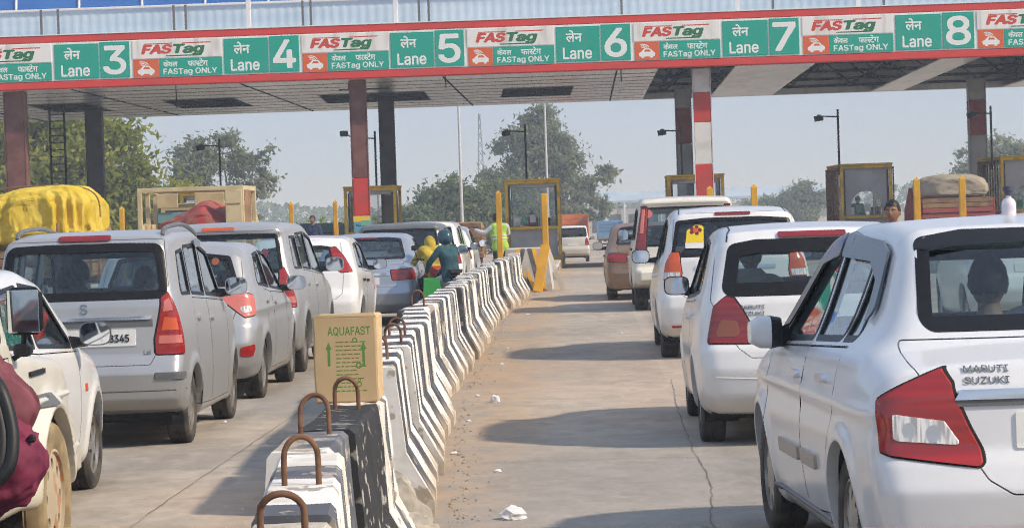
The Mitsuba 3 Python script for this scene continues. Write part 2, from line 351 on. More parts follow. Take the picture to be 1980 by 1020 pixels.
# ------------------------------------------------------------------ wheels
_wheel = {}
def wheel_meshes(r, w, kind):
    if (r, w, kind) in _wheel: return _wheel[r, w, kind]
    ri = r*.64; h = w/2
    prof = [(ri, -h*.85), (ri+.01, -h*.93), (ri+.3*(r-ri), -h), (ri+.75*(r-ri), -h), (r-.012, -h*.9), (r, -h*.72), (r, -h*.2), (r-.007, -h*.17), (r-.007, -h*.1), (r, -h*.07)]
    prof = prof+[(a, -b) for a, b in prof[::-1]]
    ty = lathe(prof, 40, 'x')
    n = 5 if kind == 'alloy' else 8
    disc = lathe([(.0, -.02), (ri*.25, -.02), (ri*.97, -.012), (ri*.97, .012), (ri*.28, .022), (.0, .03)], 40, 'x')
    ho = []
    for k in range(n):
        a = k/n*2*np.pi
        if kind == 'alloy': q = sg.Polygon([(.34*ri*math.cos(a+t*.5), .34*ri*math.sin(a+t*.5)) for t in (-.5, .5)]+[(.86*ri*math.cos(a+t), .86*ri*math.sin(a+t)) for t in (.46, .2, -.2, -.46)]).buffer(-.012).buffer(.012)
        elif kind == 'cap': q = sg.Point(.78*ri*math.cos(a), .78*ri*math.sin(a)).buffer(.11*ri, quad_segs=4).union(sg.Point(.62*ri*math.cos(a+.1), .62*ri*math.sin(a+.1)).buffer(.07*ri, quad_segs=4)).convex_hull
        else: q = sg.Point(.7*ri*math.cos(a), .7*ri*math.sin(a)).buffer(.12*ri, quad_segs=4)
        ho.append(q)
    pr = prism(so.unary_union(ho), .12, 'x'); pr.apply_translation((-.06, 0, 0))
    d = mf(disc)-mf(pr); d = tmf(d); d.apply_translation((h*.62, 0, 0))
    barrel = lathe([(ri*.9, -h*.8), (ri, -h*.85), (ri*1.01, h*.86), (ri*.95, h*.9), (ri*.93, h*.6), (ri*.9, -h*.8)], 40, 'x')
    hub = lathe([(0, -h*.2), (ri*.55, -h*.2), (ri*.55, 0), (0, .02)], 20, 'x')
    _wheel[r, w, kind] = mikit.ply(ty, smooth=35), mikit.ply(cat(d, barrel), smooth=30), mikit.ply(hub, smooth=30)
    return _wheel[r, w, kind]
def add_wheels(t, sp, xf, kind='cap', rim='alloy', tyre='rubber', which=None):
    r, w = sp['wr'], sp.get('tw', .18)
    ty, ri, hu = wheel_meshes(r, w, kind)
    x = sp['W']/2-w/2-sp.get('winset', .035)
    for ya in sp['axles']:
        for sx in (-1, 1):
            k = lab(newkey('wheel', t))
            m = xf @ T().translate([sx*x, ya, r]) @ T().rotate([0, 0, 1], 0 if sx > 0 else 180)
            put(ty, 'tyre', tyre, k, xf=m); put(ri, 'rim', rim, k, xf=m); put(hu, 'brake_drum', 'steel_rim', k, xf=m)

def seat_mesh(w=.5, h=.62, head=True):
    cu = rbox(-w/2, w/2, 0, .5, .0, .16, .05)
    bk = hull([(sx*w/2*a, y, z) for sx in (-1, 1) for a, y, z in ((1, -.02, .08), (1, .13, .1), (.9, -.14, h*.8), (.92, -.03, h*.8), (.66, -.19, h), (.66, -.09, h))])
    return cat(cu, bk), (rbox(-.13, .13, -.24, -.13, h+.06, h+.24, .045), tube(smoothline([(-.05, -.15, h-.02), (-.05, -.18, h+.1), (.05, -.18, h+.1), (.05, -.15, h-.02)], 2), .008, 6))
_seat = None
def add_interior(t, sp, xf, seat='seat_grey', rear=True, front_y=None):
    global _seat
    if _seat is None:
        a, (b, c) = seat_mesh(); d, (e, f_) = seat_mesh(1.2, .56)
        hd = [mikit.ply(q, smooth=40) for q in (a, b, c, d)]; _seat = hd
    L = sp['L']; fy = front_y or sp.get('fseat', .47*L); zf = sp.get('zseat', .36)
    for sx in (-1, 1):
        k = put(_seat[0], 'front_seat', seat, t, xf=xf @ T().translate([sx*sp['W']*.225, fy, zf]))
        put(_seat[1], 'headrest', seat, k, xf=xf @ T().translate([sx*sp['W']*.225, fy, zf])); put(_seat[2], 'headrest_post', 'chrome', k, xf=xf @ T().translate([sx*sp['W']*.225, fy, zf]))
    if rear:
        for ry in sp.get('rear_seats', [fy-.85]):
            k = put(_seat[3], 'rear_seat', seat, t, xf=xf @ T().translate([0, ry, zf]))
            for sx in (-1, 1): put(_seat[1], 'headrest', seat, k, xf=xf @ T().translate([sx*.33, ry, zf-.10]))
    wb = sp['W']/2-.12
    put(rbox(-wb, wb, fy+.75, fy+1.1, .5, sp['belt'][-1][1]+.0, .06), 'dashboard', 'seat_dark', t, xf=xf)
    th = np.linspace(0, 2*np.pi, 25); c = np.array([sp['W']*.225, fy+.58, .86])
    put(cat(tube([c+.18*np.array([math.cos(a), .35*math.sin(a), .93*math.sin(a)]) for a in th], .014, 6), tube([c+(-.17, 0, 0), c+(.17, 0, 0)], .015, 6), tube([c, c+(0, .25, -.12)], .03, 6)), 'steering_wheel', 'black_plastic', t, xf=xf)

def mirror_part(t, body, y, z, side, xf, shell='black_plastic', w=.2, h=.15, out=.1, glassm='mirror'):
    sx = -1 if side == 'L' else 1
    q = body.spot((y, z), side); bx = q[0]+sx*out
    def e(w_, h_, yy): return [(bx+sx*w_*(.5+.5*math.copysign(abs(math.cos(a))**.6, math.cos(a))), y+yy, z+.06+h_/2*math.copysign(abs(math.sin(a))**.6, math.sin(a))) for a in np.linspace(0, 2*np.pi, 20, endpoint=False)]
    k = put(hull(e(w, h, -.02)+e(w*.96, h*.95, .03)+e(w*.62, h*.55, .10)), 'mirror', shell, t, xf=xf, smooth=50)
    put(hull([(q[0]-sx*.02, y-.02, z-.03), (q[0]-sx*.02, y+.12, z-.03), (bx+sx*.04, y+.06, z+.03), (bx+sx*.04, y, z-.0), (q[0]-sx*.02, y-.0, z+.05), (bx+sx*.04, y+.04, z-.02)]), 'bracket', 'black_plastic', k, xf=xf)
    g = trimesh.convex.convex_hull(np.array([(p[0]+sx*(.5*w)*0, p[1], p[2]) for p in e(w, h, 0)]+[(p[0], p[1]+.004, p[2]) for p in e(w, h, 0)]))
    c = g.vertices.mean(0); g.vertices = c+(g.vertices-c)*[.91, 1, .90]; g.apply_translation((0, -.024, 0))
    put(g, 'mirror_glass', glassm, k, xf=xf, smooth=False)
    return k

def poly_mirror(p): return affinity.scale(p, -1, 1, origin=(0, 0))
def car(name, sp, xf, paint, label, group=None, hres=.035, seat='seat_grey', wheel='cap', rim='alloy', tyre='rubber', glassk='tint_glass', frontglass='clear_glass', detail=2):
    """the common parts of a car; returns (key, Body) so that each kind can add its own lamps, trim and lettering"""
    t = thing(name, label, 'car', group)
    b = Body(sp); L, W, H = sp['L'], sp['W'], sp['H']
    outer = mf(b.mesh(hres)); inner = mf(b.inner(max(.06, hres*1.6), .05))
    shell = outer-inner
    cuts = []
    for q in sp['windows']: p = prism(q, 4, 'x'); p.apply_translation((-2, 0, 0)); cuts.append(mf(p))
    rw = sp['rear_window']; p = prism(rw, .3*L+.5, 'y'); p.apply_translation((0, -.5, 0)); cuts.append(mf(p))
    p = prism(sp['windscreen'], .5*L+.5, 'y'); p.apply_translation((0, .6*L, 0)); cuts.append(mf(p))
    for y in sp['axles']:
        c = lathe([(0, -2), (sp['arch'], -2), (sp['arch'], 2), (0, 2)], 48, 'x'); c.apply_translation((0, y, sp['wr']))
        if sp['arch'] > 0: cuts.append(mf(c))
    cut = cuts[0]
    for c in cuts[1:]: cut = cut+c
    shell = shell-cut
    # doors, boot lid, bumper: pieces with a real gap
    def piece(poly, axis, lo, hi, nm, paintk=None, gap=sp.get('gap', .005), both=False):
        nonlocal shell
        if axis == 'y': big = prism(poly, hi-lo, 'y'); big.apply_translation((0, lo, 0)); sm = prism(poly.buffer(-gap), hi-lo, 'y'); sm.apply_translation((0, lo, 0))
        else: big = prism(poly, hi-lo, 'x'); big.apply_translation((lo, 0, 0)); sm = prism(poly.buffer(-gap), hi-lo, 'x'); sm.apply_translation((lo, 0, 0))
        part = shell ^ mf(sm); shell = shell-mf(big)
        return b.put(part, nm, paintk or paint, t, xf)
    if detail >= 1:
        if 'tailgate' in sp: b.gate = piece(sp['tailgate'], 'y', -.5, sp.get('gate_y', .3*L), 'tailgate')
        if 'bumper' in sp: piece(sp['bumper'], 'x', -2, 2, 'rear_bumper')
        for q in sp.get('doors', []):
            for lo, hi in ((-2, 0), (0, 2)): piece(q, 'x', lo, hi, 'door')
    b.put(shell, 'body', paint, t, xf)
    if detail >= 1:
        for q in sp.get('doors', []):
            for sd in 'LR': put(b.line(list(q.exterior.coords), sd, .0048, -.004, n=4), 'door_seam', 'matt_black', t, xf=xf)
        if 'tailgate' in sp: put(b.line([p for p in sp['tailgate'].exterior.coords if p[1] < sp.get('gate_seam', 1.05)], 'B', .004, -.004, n=4), 'gate_seam', 'matt_black', t, xf=xf)
    # glass sheets and dark seals
    def pane(q, side, nm, gk):
        k = put(b.patch(q.buffer(.008), side, off=-.010, depth=0, res=.08), nm, gk, t, smooth=True, xf=xf)
        fr = sp.get('seal', .03) if nm != 'side_window' else sp.get('side_seal', .018)
        m = b.patch(q.buffer(.010, quad_segs=3).difference(q.buffer(-fr, quad_segs=3)), side, off=.003, depth=.02, res=.08)
        put(m, 'seal', 'black_plastic', k, smooth=30, xf=xf)
        return k
    b.rearglass = pane(rw, 'B', 'rear_window', glassk); pane(sp['windscreen'], 'F', 'windscreen', frontglass)
    for q in sp['windows']:
        for sd in 'LR': pane(q, sd, 'side_window', sp.get('sideglass', glassk))
    # floor and wheel housings
    parts = [rbox(-W/2+.1, W/2-.1, .25, L-.25, sp.get('floor', .2), sp.get('floor', .2)+.12, .03)]
    put(parts[0], 'underbody', 'matt_black', t, xf=xf)
    if sp['arch'] > 0:
        for y in sp['axles']:
            for sx in (-1, 1):
                th = np.linspace(-.35, np.pi+.35, 22); a = sp['arch']+.004; x0, x1 = sx*(W/2-.30), sx*(W/2-.055)
                V = np.vstack([np.c_[np.full(22, x), y+a*np.cos(th), sp['wr']+a*np.sin(th)] for x in (x0, x1)]+[[(x0, y, sp['wr'])]])
                F = [q for i in range(21) for q in ((i, i+1, 23+i), (i, 23+i, 22+i), (44, i+1, i))]
                put(tm(V, F), 'wheel_housing', 'matt_black', t, xf=xf)
    add_wheels(t, sp, xf, wheel, rim, tyre)
    add_interior(t, sp, xf, seat)
    return t, b
def corner_lamp(t, b, xf, poly, matk, name='tail_light', sides='LR', off=.010, depth=.05, ang=45, label=None, parent=None):
    ks = []
    for sd in sides:
        k = put(b.patch(poly, 'B'+sd, off=off, depth=depth, ang=ang, res=.04), name, matk, parent or t, smooth=40, xf=xf, label=label); ks.append(k)
        if name == 'tail_light': put(b.patch(poly.buffer(.009), 'B'+sd, off=off*.45, depth=.02, ang=ang, res=.05), 'lamp_gasket', 'matt_black', k, smooth=40, xf=xf)
    return ks
def rear_patch(t, b, xf, poly, matk, name, off=.006, depth=.03, parent=None, label=None):
    return put(b.patch(poly, 'B', off=off, depth=depth, res=.04), name, matk, parent or t, smooth=35, xf=xf, label=label)
def side_patch(t, b, xf, poly, matk, name, sides='LR', off=.008, depth=.03, parent=None):
    for sd in sides: put(b.patch(poly, sd, off=off, depth=depth, res=.05), name, matk, parent or t, smooth=35, xf=xf)
def rrect(x0, x1, z0, z1, r=.02): return sg.box(x0, z0, x1, z1).buffer(-r).buffer(r, quad_segs=4)
def handles(t, b, xf, spots, matk, sides='LR'):
    for y, z in spots: side_patch(t, b, xf, rrect(y-.09, y+.09, z-.018, z+.018, .015), matk, 'door_handle', sides, off=.028, depth=.03)
def lettering(t, b, xf, text, x, z, h, side='B', matk='chrome', name='badge', parent=None, bold=False, width=None, off=.004):
    m = meshkit.text_mesh(text, h, .004, bold); v = np.array(m.vertices); w = v[:, 0].max()
    if width: v[:, 0] *= width/w; w = width
    q = b.spot((x, z), side)
    n = grad(b.f, q[None])[0]; n /= np.linalg.norm(n)
    u = np.cross([0, 0, 1.], n); u /= np.linalg.norm(u); vv = np.cross(n, u)
    P = q+n*off+(v[:, :1]-w/2)*u+v[:, 1:2]*vv+v[:, 2:]*n
    return put(tm(P, m.faces), name, matk, parent or t, smooth=False, xf=xf)
# ------------------------------------------------------------------ the ground, road and canopy
def gz(y): return np.interp(y, [-100, 78, 100, 135, 200, 5000], [0, 0, -.28, -.78, -1.25, -1.6])
def strip(xs, ys, dz=0.):
    X, Y = np.meshgrid(xs, ys, indexing='ij'); V = np.stack([X, Y, gz(Y)+dz], -1).reshape(-1, 3); n = len(ys)
    F = [q for i in range(len(xs)-1) for j in range(n-1) for q in ((i*n+j, (i+1)*n+j, (i+1)*n+j+1), (i*n+j, (i+1)*n+j+1, i*n+j+1))]
    return tm(V, F)
YS = [-60, 0, 40, 78, 85, 92, 100, 118, 135, 165, 200, 400, 1000, 2000, 4000]
def c_road(p, n, uv):
    a = fbm(p.x*.9, p.y*.35, octaves=4); b = fbm(p.x*5.5, p.y*4, octaves=4); c = nz(p.x*34, p.y*22)
    d = fbm(p.x*.55+9, p.y*.22+4, octaves=3)
    col = mix((.268, .238, .205), (.368, .322, .268), ss(.28, .72, a*.65+b*.35))
    col = mix(col, (.38, .295, .23), ss(.52, .74, d)*.55)                       # reddish dust
    edge = ss(1.1, .35, dr.abs(p.x+1.25+.25*(a-.5)))*ss(.25, .6, b*.6+a*.4)      # soil gathered along the barriers
    col = mix(col, (.36, .255, .165), edge*.85)
    tr = dr.maximum(ss(.5, .1, dr.abs(p.x-.3)), ss(.5, .1, dr.abs(p.x-2.2)))*.0
    grey = ss(.42, .75, fbm(p.x*.4+31, p.y*.12+7, octaves=3))
    col = mix(col, (.255, .24, .222), grey*.6)
    oil = ss(.60, .74, fbm(p.x*2.3+5, p.y*1.1, octaves=4))*ss(.9, .2, dr.abs(p.x-1.7))
    col = mix(col, (.13, .12, .11), oil*.55)
    wheel = dr.maximum(ss(.34, .05, dr.abs(p.x-1.0)), ss(.34, .05, dr.abs(p.x-2.35)))+dr.maximum(ss(.34, .05, dr.abs(p.x+3.2)), ss(.34, .05, dr.abs(p.x+4.5)))
    col = col*(1-.14*wheel*ss(.3, .6, fbm(p.x*3, p.y*.25, octaves=3)))
    slab = mikit.cell_rand(dr.floor((p.x-.75)/4.2), dr.floor(p.y/5.1))
    col = col*(.93+.14*slab)
    col = mix(col, (.14, .125, .11), ss(.70, .80, nz(p.x*5+3, p.y*3.2))*.28*ss(.4, .7, b))
    return col*(.85+.30*(c*.35+b*.65))
def b_road(p, n, uv): return fbm(p.x*18, p.y*18, octaves=3)*.006+nz(p.x*90, p.y*90)*.0015
mat('road_surface', c_road, .9, spec=.2, bump=b_road)
mat('earth', vary((.30, .25, .18), (.22, .22, .13), .25, .35, .65), .95, spec=.1)
put(strip([-4000, -60, 0, 60, 4000], YS), 'ground', 'earth', kind='structure', smooth=True)
put(strip(np.linspace(-30, 26, 8), [y for y in YS if y <= 400], .006), 'road', 'road_surface', kind='structure', smooth=True)
# joints and cracks in the slabs: narrow dark gaps, laid as ragged ribbons just above the road
mat('crack_dark', (.17, .145, .12), .95)
def ribbon(pts, w, dz=.011, jit=.012, step=.22):
    L = np.array(sg.LineString(pts).segmentize(step).coords); L[:, 0] += NR.randn(len(L))*jit; 
    d = np.gradient(L, axis=0); d /= np.linalg.norm(d, axis=1, keepdims=True); nn = np.c_[-d[:, 1], d[:, 0]]
    ww = w*(.5+NR.rand(len(L)))[:, None]/2
    V = np.vstack([np.c_[L+nn*ww, gz(L[:, 1])+dz], np.c_[L-nn*ww, gz(L[:, 1])+dz]]); n = len(L)
    return tm(V, [q for i in range(n-1) for q in ((i, n+i+1, i+1), (i, n+i, n+i+1))])
put(ribbon([(.60, 9), (.64, 13.2), (.62, 14), (.72, 16), (.70, 19), (.73, 22.2), (.80, 26)], .0065, jit=.005), 'road__joint', 'crack_dark', smooth=False)
put(ribbon([(.62, 13.9), (.80, 13.2), (.86, 12.4), (1.02, 11.8), (1.05, 10.8)], .009, jit=.03), 'road__joint', 'crack_dark', smooth=False)
for k, y in enumerate((17.8, 23.0, 28.1, 33.2, 38.3, 43.4, 48.5, 53.6)):
    put(ribbon([(-.9, y+.05), (.7, y-.03)], .009, jit=.0), 'road__joint', 'crack_dark', smooth=False)
    put(ribbon([(-5.6, y+.3), (-1.9, y+.25)], .009, jit=.0), 'road__joint', 'crack_dark', smooth=False)
put(ribbon([(-2.55, 9), (-2.6, 16), (-2.57, 24)], .006, jit=.004), 'road__joint', 'crack_dark', smooth=False)
put(ribbon([(-5.3, 20), (-4.6, 21.2), (-4.0, 21.5), (-2.9, 22.9)], .007, jit=.03), 'road__joint', 'crack_dark', smooth=False)

# canopy: fascia, soffit with open bays, truss, roof
mat('fascia_red', vary((.66, .045, .035), (.58, .05, .04), 1.2), .5)
mat('fascia_back', (.55, .56, .55), .6)
mat('soffit', lambda p, n, uv: mix((.70, .69, .69), (.84, .83, .82), ss(.3, .7, fbm(p.x*.5, p.y*2.2, octaves=4)))*(.86+.28*nz(p.x*9, p.y*.8)), .24, metal=.6, spec=.9)
mat('soffit_white', lambda p, n, uv: mix((.68, .68, .69), (.80, .80, .81), ss(.3, .7, fbm(p.x*2.2, p.y*.5, octaves=4))), .26, metal=.55, spec=.9)
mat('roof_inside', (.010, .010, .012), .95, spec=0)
mat('truss_steel', (.012, .012, .015), .95, spec=0)
mat('parapet_sheet', lambda p, n, uv: mix((.40, .53, .66), (.55, .66, .76), fbm(p.x*.25, 3.0, p.z*3.5, octaves=3)), .45)
mat('roof_blue', vary((.03, .12, .42), (.05, .18, .52), .4), .4)
mat('white_steel', (.72, .73, .74), .5)
CAN = thing('toll_canopy', 'long toll plaza canopy on steel columns with a red banded sign fascia and blue roof', 'canopy')
x0, x1 = -24.0, 20.0
for z0, z1 in ((5.97, 6.19), (7.37, 7.60)): put(rbox(x0, x1, 79.93, 80.4, z0, z1, .02), 'fascia_band', 'fascia_red', CAN, smooth=False)
put(rbox(x0, x1, 79.90, 79.95, 7.585, 7.615, .005), 'fascia_trim', 'white_steel', CAN, smooth=False)
put(box(x0, x1, 80.06, 80.3, 6.19, 7.37), 'fascia_backing', 'fascia_back', CAN, smooth=False)
bays = [(-24, -22.4), (-19.05, -16.9), (-14.4, -11.8), (-9.05, -5.3), (-2.72, -.22)]
so1 = sg.box(x0, 80.4, 2.38, 102.2)
for a, b in bays: so1 = so1.difference(P2([(a+.1, 89.6), (b, 89.5), (b-.15, 96.6), (a-.2, 96.4)]))
m = prism(so1, .05); m.apply_translation((0, 0, 5.96)); put(m, 'soffit', 'soffit', CAN, smooth=False)
for a, b in ((4.74, 7.15), (10.95, 12.15), (16.0, 20)):
    m = prism(P2([(a, 80.4), (b, 80.4), (b+.25, 102.2), (a+.25, 102.2)]), .05); m.apply_translation((0, 0, 5.962)); put(m, 'soffit_strip', 'soffit_white', CAN, smooth=False)
# seams between soffit sheets
for k in range(9): put(box(x0, 2.36, 82.5+k*2.2, 82.53+k*2.2, 5.945, 5.975), 'soffit_seam', 'truss_steel', CAN, smooth=False)
for x in (-21, -15.6, -10.4, -4.2, 1.1): put(box(x, x+.05, 80.42, 102.1, 5.94, 5.97), 'soffit_seam', 'truss_steel', CAN, smooth=False)
put(box(x0, x1, 102.0, 102.3, 5.95, 7.9), 'rear_fascia', 'soffit', CAN, smooth=False)
# truss in the open bays
for y in (84.5, 90.0, 95.5, 101):
    for z in (6.2, 7.2): put(tube([(2, y, z), (x1, y, z)], .06, 6), 'truss_chord', 'truss_steel', CAN, smooth=True)
    z = [(2+i*1.2, y, 6.2 if i % 2 else 7.2) for i in range(15)]
    put(cat(*[tube([z[i], z[i+1]], .035, 5) for i in range(14)]), 'truss_web', 'truss_steel', CAN, smooth=True, kind='stuff')
for x in np.arange(3, 20, 2.4):
    put(tube([(x, 80.5, 6.25), (x, 102, 6.25)], .05, 6), 'purlin', 'truss_steel', CAN, smooth=True)
for x in (3.2, 8.6, 13.6): put(tube([(x, 81, 6.22), (x+3.0, 101.5, 6.22)], .035, 6), 'brace', 'truss_steel', CAN, smooth=True)
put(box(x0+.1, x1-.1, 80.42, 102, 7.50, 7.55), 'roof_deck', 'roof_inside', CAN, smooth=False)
put(box(x0, x0+.1, 80.3, 102, 6, 7.8), 'end_sheet', 'soffit', CAN, smooth=False); put(box(x1-.1, x1, 80.3, 102, 6, 7.8), 'end_sheet', 'soffit', CAN, smooth=False)
# pale blue parapet of corrugated sheet, white edge, blue vault with white ribs
xs = np.arange(x0, x1+.01, .07); prof = .005*np.sign(np.sin(np.arange(len(xs))*np.pi/2+.3))
V = np.vstack([np.c_[xs, 82+prof, np.full(len(xs), 7.6)], np.c_[xs, 82+prof, np.full(len(xs), 8.5)]]); n = len(xs)
put(tm(V, [q for i in range(n-1) for q in ((i, i+1, n+i+1), (i, n+i+1, n+i))]), 'parapet', 'parapet_sheet', CAN, smooth=False)
put(rbox(x0, x1, 81.9, 82.1, 8.49, 8.56, .01), 'parapet_edge', 'white_steel', CAN, smooth=False)
put(rbox(x0, x1, 80.4, 82.0, 7.58, 7.63, .01), 'gutter', 'fascia_back', CAN, smooth=False)
for a in (-16.63, -16.1, -12.5, -12.13, -8.5, -8.25, -4.9, -4.6, 1.35, 6.0, 9.4, 13.6):
    put(box(a-.035, a+.035, 81.4, 81.47, 7.6, 8.5), 'strut', 'grey_plastic', CAN, smooth=False)
for a in (-10.17, -5.62, 4.9, 8.6): put(rbox(a-.07, a+.07, 81.3, 81.42, 7.6, 8.62, .01), 'post', 'white_steel', CAN, smooth=False)
arc = [(82.2+6.5*(1-math.cos(t)), 8.5+3.6*math.sin(t)) for t in np.linspace(0, np.pi/2, 12)]+[(101.5, 11.2)]
K = np.arange(x0+.5, x1, 1.98)
for i, a in enumerate(K):
    b = min(a+1.98, x1); n = len(arc)
    V = [(x, y, z) for x in (a+.03, b-.03) for y, z in arc]+[(x, y+.03, z-.03) for x in (a+.03, b-.03) for y, z in arc]
    F = [q for j in range(n-1) for q in ((j, n+j, n+j+1), (j, n+j+1, j+1), (2*n+j, 3*n+j+1, 3*n+j), (2*n+j, 2*n+j+1, 3*n+j+1))]
    put(tm(V, F), 'roof_panel', 'roof_blue', CAN, smooth=35)
    put(tube([(a, y-.02, z+.02) for y, z in arc], .045, 5), 'roof_rib', 'white_steel', CAN, smooth=True)

# columns
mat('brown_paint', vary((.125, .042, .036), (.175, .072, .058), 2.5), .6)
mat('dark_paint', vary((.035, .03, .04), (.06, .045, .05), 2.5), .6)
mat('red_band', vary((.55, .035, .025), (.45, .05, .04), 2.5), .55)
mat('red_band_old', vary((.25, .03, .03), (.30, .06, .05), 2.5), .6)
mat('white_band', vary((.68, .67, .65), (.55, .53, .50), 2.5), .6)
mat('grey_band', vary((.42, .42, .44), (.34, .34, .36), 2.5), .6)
mat('poster_yellow', (.75, .50, .04), .5); mat('poster_blue', (.08, .30, .42), .5); mat('poster_green', (.15, .38, .25), .5); mat('green_board', (.02, .30, .16), .5)
def column(x, y, w, bands, label):
    t = thing('canopy_column', label, 'column', 'columns under the toll canopy')
    for i, (z0, z1, m, nm) in enumerate(bands):
        e = .003*(i % 2); put(rbox(x-w/2-e, x+w/2+e, y-w/2-e, y+w/2+e, z0, z1, .025), nm, m, t, smooth=False)
    for s in (-1, 1): put(box(x+s*w/2-.012+s*.01, x+s*w/2+.012+s*.01, y-w/2-.02, y-w/2+.02, bands[-1][0], bands[0][1]), 'flange', bands[0][2], t, smooth=False)
    return t
column(-17.42, 81, .60, [(.2, 5.96, 'brown_paint', 'shaft')], 'brown steel canopy column at the left edge of the photo')
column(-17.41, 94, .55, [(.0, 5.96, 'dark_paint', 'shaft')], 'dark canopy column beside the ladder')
t = column(-6.83, 81, .48, [(2.96, 5.96, 'brown_paint', 'shaft'), (1.80, 2.96, 'red_band', 'red_band'), (.2, 1.30, 'white_band', 'white_band')], 'brown canopy column with a bright red lower band and a poster')
put(box(-7.08, -6.58, 80.74, 81.26, 1.30, 1.80), 'poster', 'poster_blue', t, smooth=False)
put(box(-7.085, -6.575, 80.735, 80.76, 1.62, 1.80), 'poster_strip', 'poster_yellow', t, smooth=False); put(box(-6.85, -6.572, 80.733, 80.76, 1.50, 1.66), 'poster_strip', 'poster_green', t, smooth=False)
for k in range(6): put(sgm := hull([(-7.05+k*.06+NR.rand()*.03, 80.735, 1.46+NR.rand()*.1), (-7.0+k*.06, 80.735, 1.40+NR.rand()*.1), (-6.97+k*.06, 80.735, 1.52), (-7.0+k*.06, 80.75, 1.46)]), 'poster_mark', 'ink_black', t, smooth=False)
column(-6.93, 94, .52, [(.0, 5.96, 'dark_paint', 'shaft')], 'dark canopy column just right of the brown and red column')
column(3.70, 81, .53, [(5.22, 5.96, 'white_band', 'white_band'), (4.31, 5.22, 'red_band', 'red_band'), (3.02, 4.31, 'white_band', 'white_band'), (2.0, 3.02, 'red_band', 'red_band'), (.2, 2.0, 'white_band', 'white_band')], 'bright white and red banded canopy column standing in full sun')
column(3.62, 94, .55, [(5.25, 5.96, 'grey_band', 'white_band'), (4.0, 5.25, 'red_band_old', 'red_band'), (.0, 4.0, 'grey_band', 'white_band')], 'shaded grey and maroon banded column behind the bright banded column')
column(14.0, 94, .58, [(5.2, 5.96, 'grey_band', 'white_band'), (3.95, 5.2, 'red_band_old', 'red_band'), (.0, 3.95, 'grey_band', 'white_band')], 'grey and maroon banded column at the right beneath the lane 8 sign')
column(14.2, 81, .53, [(5.22, 5.96, 'white_band', 'white_band'), (4.31, 5.22, 'red_band', 'red_band'), (.2, 4.31, 'white_band', 'white_band')], 'white and red banded canopy column beyond the right edge')
for x, nm in ((-7.3, 'brown and red column'),):
    t = thing('camera_box', 'small dark camera box on a bracket left of the brown and red column', 'camera')
    put(rbox(-7.42, -7.18, 80.8, 81.0, 4.25, 4.42, .02), 'housing', 'black_plastic', t); put(tube([(-7.2, 80.95, 4.3), (-7.05, 80.98, 4.2)], .02, 6), 'bracket', 'black_plastic', t)
    put(lathe([(0, 0), (.05, 0), (.05, .02), (0, .02)], 14), 'lens', 'matt_black', t, xf=T().translate([-7.3, 80.8, 4.33]).rotate([1, 0, 0], 90))
# cross pipe between the two columns, cables hanging from the fascia
t = thing('cross_pipe', 'thin dark pipe between the brown column and the dark column', 'pipe'); put(tube([(-7.6, 83, 5.78), (-6.0, 83, 5.78)], .03, 6), 'pipe', 'black_plastic', t); 
for x in (-7.3, -6.3): put(tube([(x, 83, 5.78), (x, 83, 5.97)], .012, 5), 'hanger', 'black_plastic', t)
for i, x in enumerate((-12.35, -4.1, 1.25)):
    put(tube([(x, 80.35, 5.97), (x+.01, 80.35, 5.6), (x+.0, 80.4, 5.3)][:2 if i else 3], .018, 5), 'hanging_cable', 'black_plastic', label=('long dark cable hanging below the lane four signs', 'short dark cable stub hanging below the lane five signs', 'short dark cable stub hanging below the lane six numeral')[i], cat='cable')

# ladder up to the canopy
t = thing('access_ladder', 'black steel ladder rising between the two left columns to the canopy', 'ladder')
for x in (-18.22, -17.72): put(rbox(x-.035, x+.035, 90, 90.06, .0, 6.0, .006), 'rail', 'truss_steel', t, smooth=False)
for k in range(24): put(tube([(-18.22, 90.02, .25+k*.245), (-17.72, 90.02, .25+k*.245)], .022, 6), 'rung', 'truss_steel', t)

# ------------------------------------------------------------------ the signs
mat('sign_green', lambda p, n, uv: mix((.001, .35, .25), (.03, .33, .26), ss(.45, .8, fbm(p.x*6, 5.0, p.z*.8, octaves=4))), .4)
mat('sign_white', lambda p, n, uv: mix((.80, .79, .77), (.62, .59, .55), ss(.5, .85, fbm(p.x*5, 2.0, p.z*.7, octaves=4))), .45)
mat('sign_orange', (.66, .12, .03), .45); mat('sign_red', (.58, .06, .03), .45); mat('sign_ink', (.78, .80, .79), .45); mat('sign_deep_green', (.02, .16, .06), .45)
YF = 79.90
NUM = {3: 'three', 4: 'four', 5: 'five', 6: 'six', 7: 'seven', 8: 'eight'}
def deva(word, x, z, h, y=YF):
    gs = [sg.Polygon(np.array(g[0]).reshape(-1, 2), [np.array(r).reshape(-1, 2) for r in g[1:]]).buffer(0) for g in DEVA[word]]
    s = so.unary_union(gs); b = s.bounds
    return flat(affinity.affine_transform(s, [h/90, 0, 0, h/90, x-b[0]*h/90, z-b[1]*h/90]), y)
def flat(poly, y, d=.008):
    m = prism(poly, d, 'y'); m.apply_translation((0, y-d, 0)); return m
def word(text, x, z, h, w=None, y=YF, bold=False, skew=0):
    m = meshkit.text_mesh(text, h, .008, bold); v = np.array(m.vertices); v[:, 0] -= v[:, 0].min()
    if w: v[:, 0] *= w/v[:, 0].max()
    return tm(np.c_[x+v[:, 0]+skew*v[:, 1], y-v[:, 2], z+v[:, 1]], m.faces)
def fat(text, x, z, h, w, skew):
    a = word(text, x, z, h, w-.05, bold=True, skew=skew); out = []
    for i, (dx, dz) in enumerate(((0, 0), (.025, .01), (.05, 0), (.025, -.012))): b = a.copy(); b.apply_translation((dx, -.0012*i, dz)); out.append(b)
    return cat(*out)
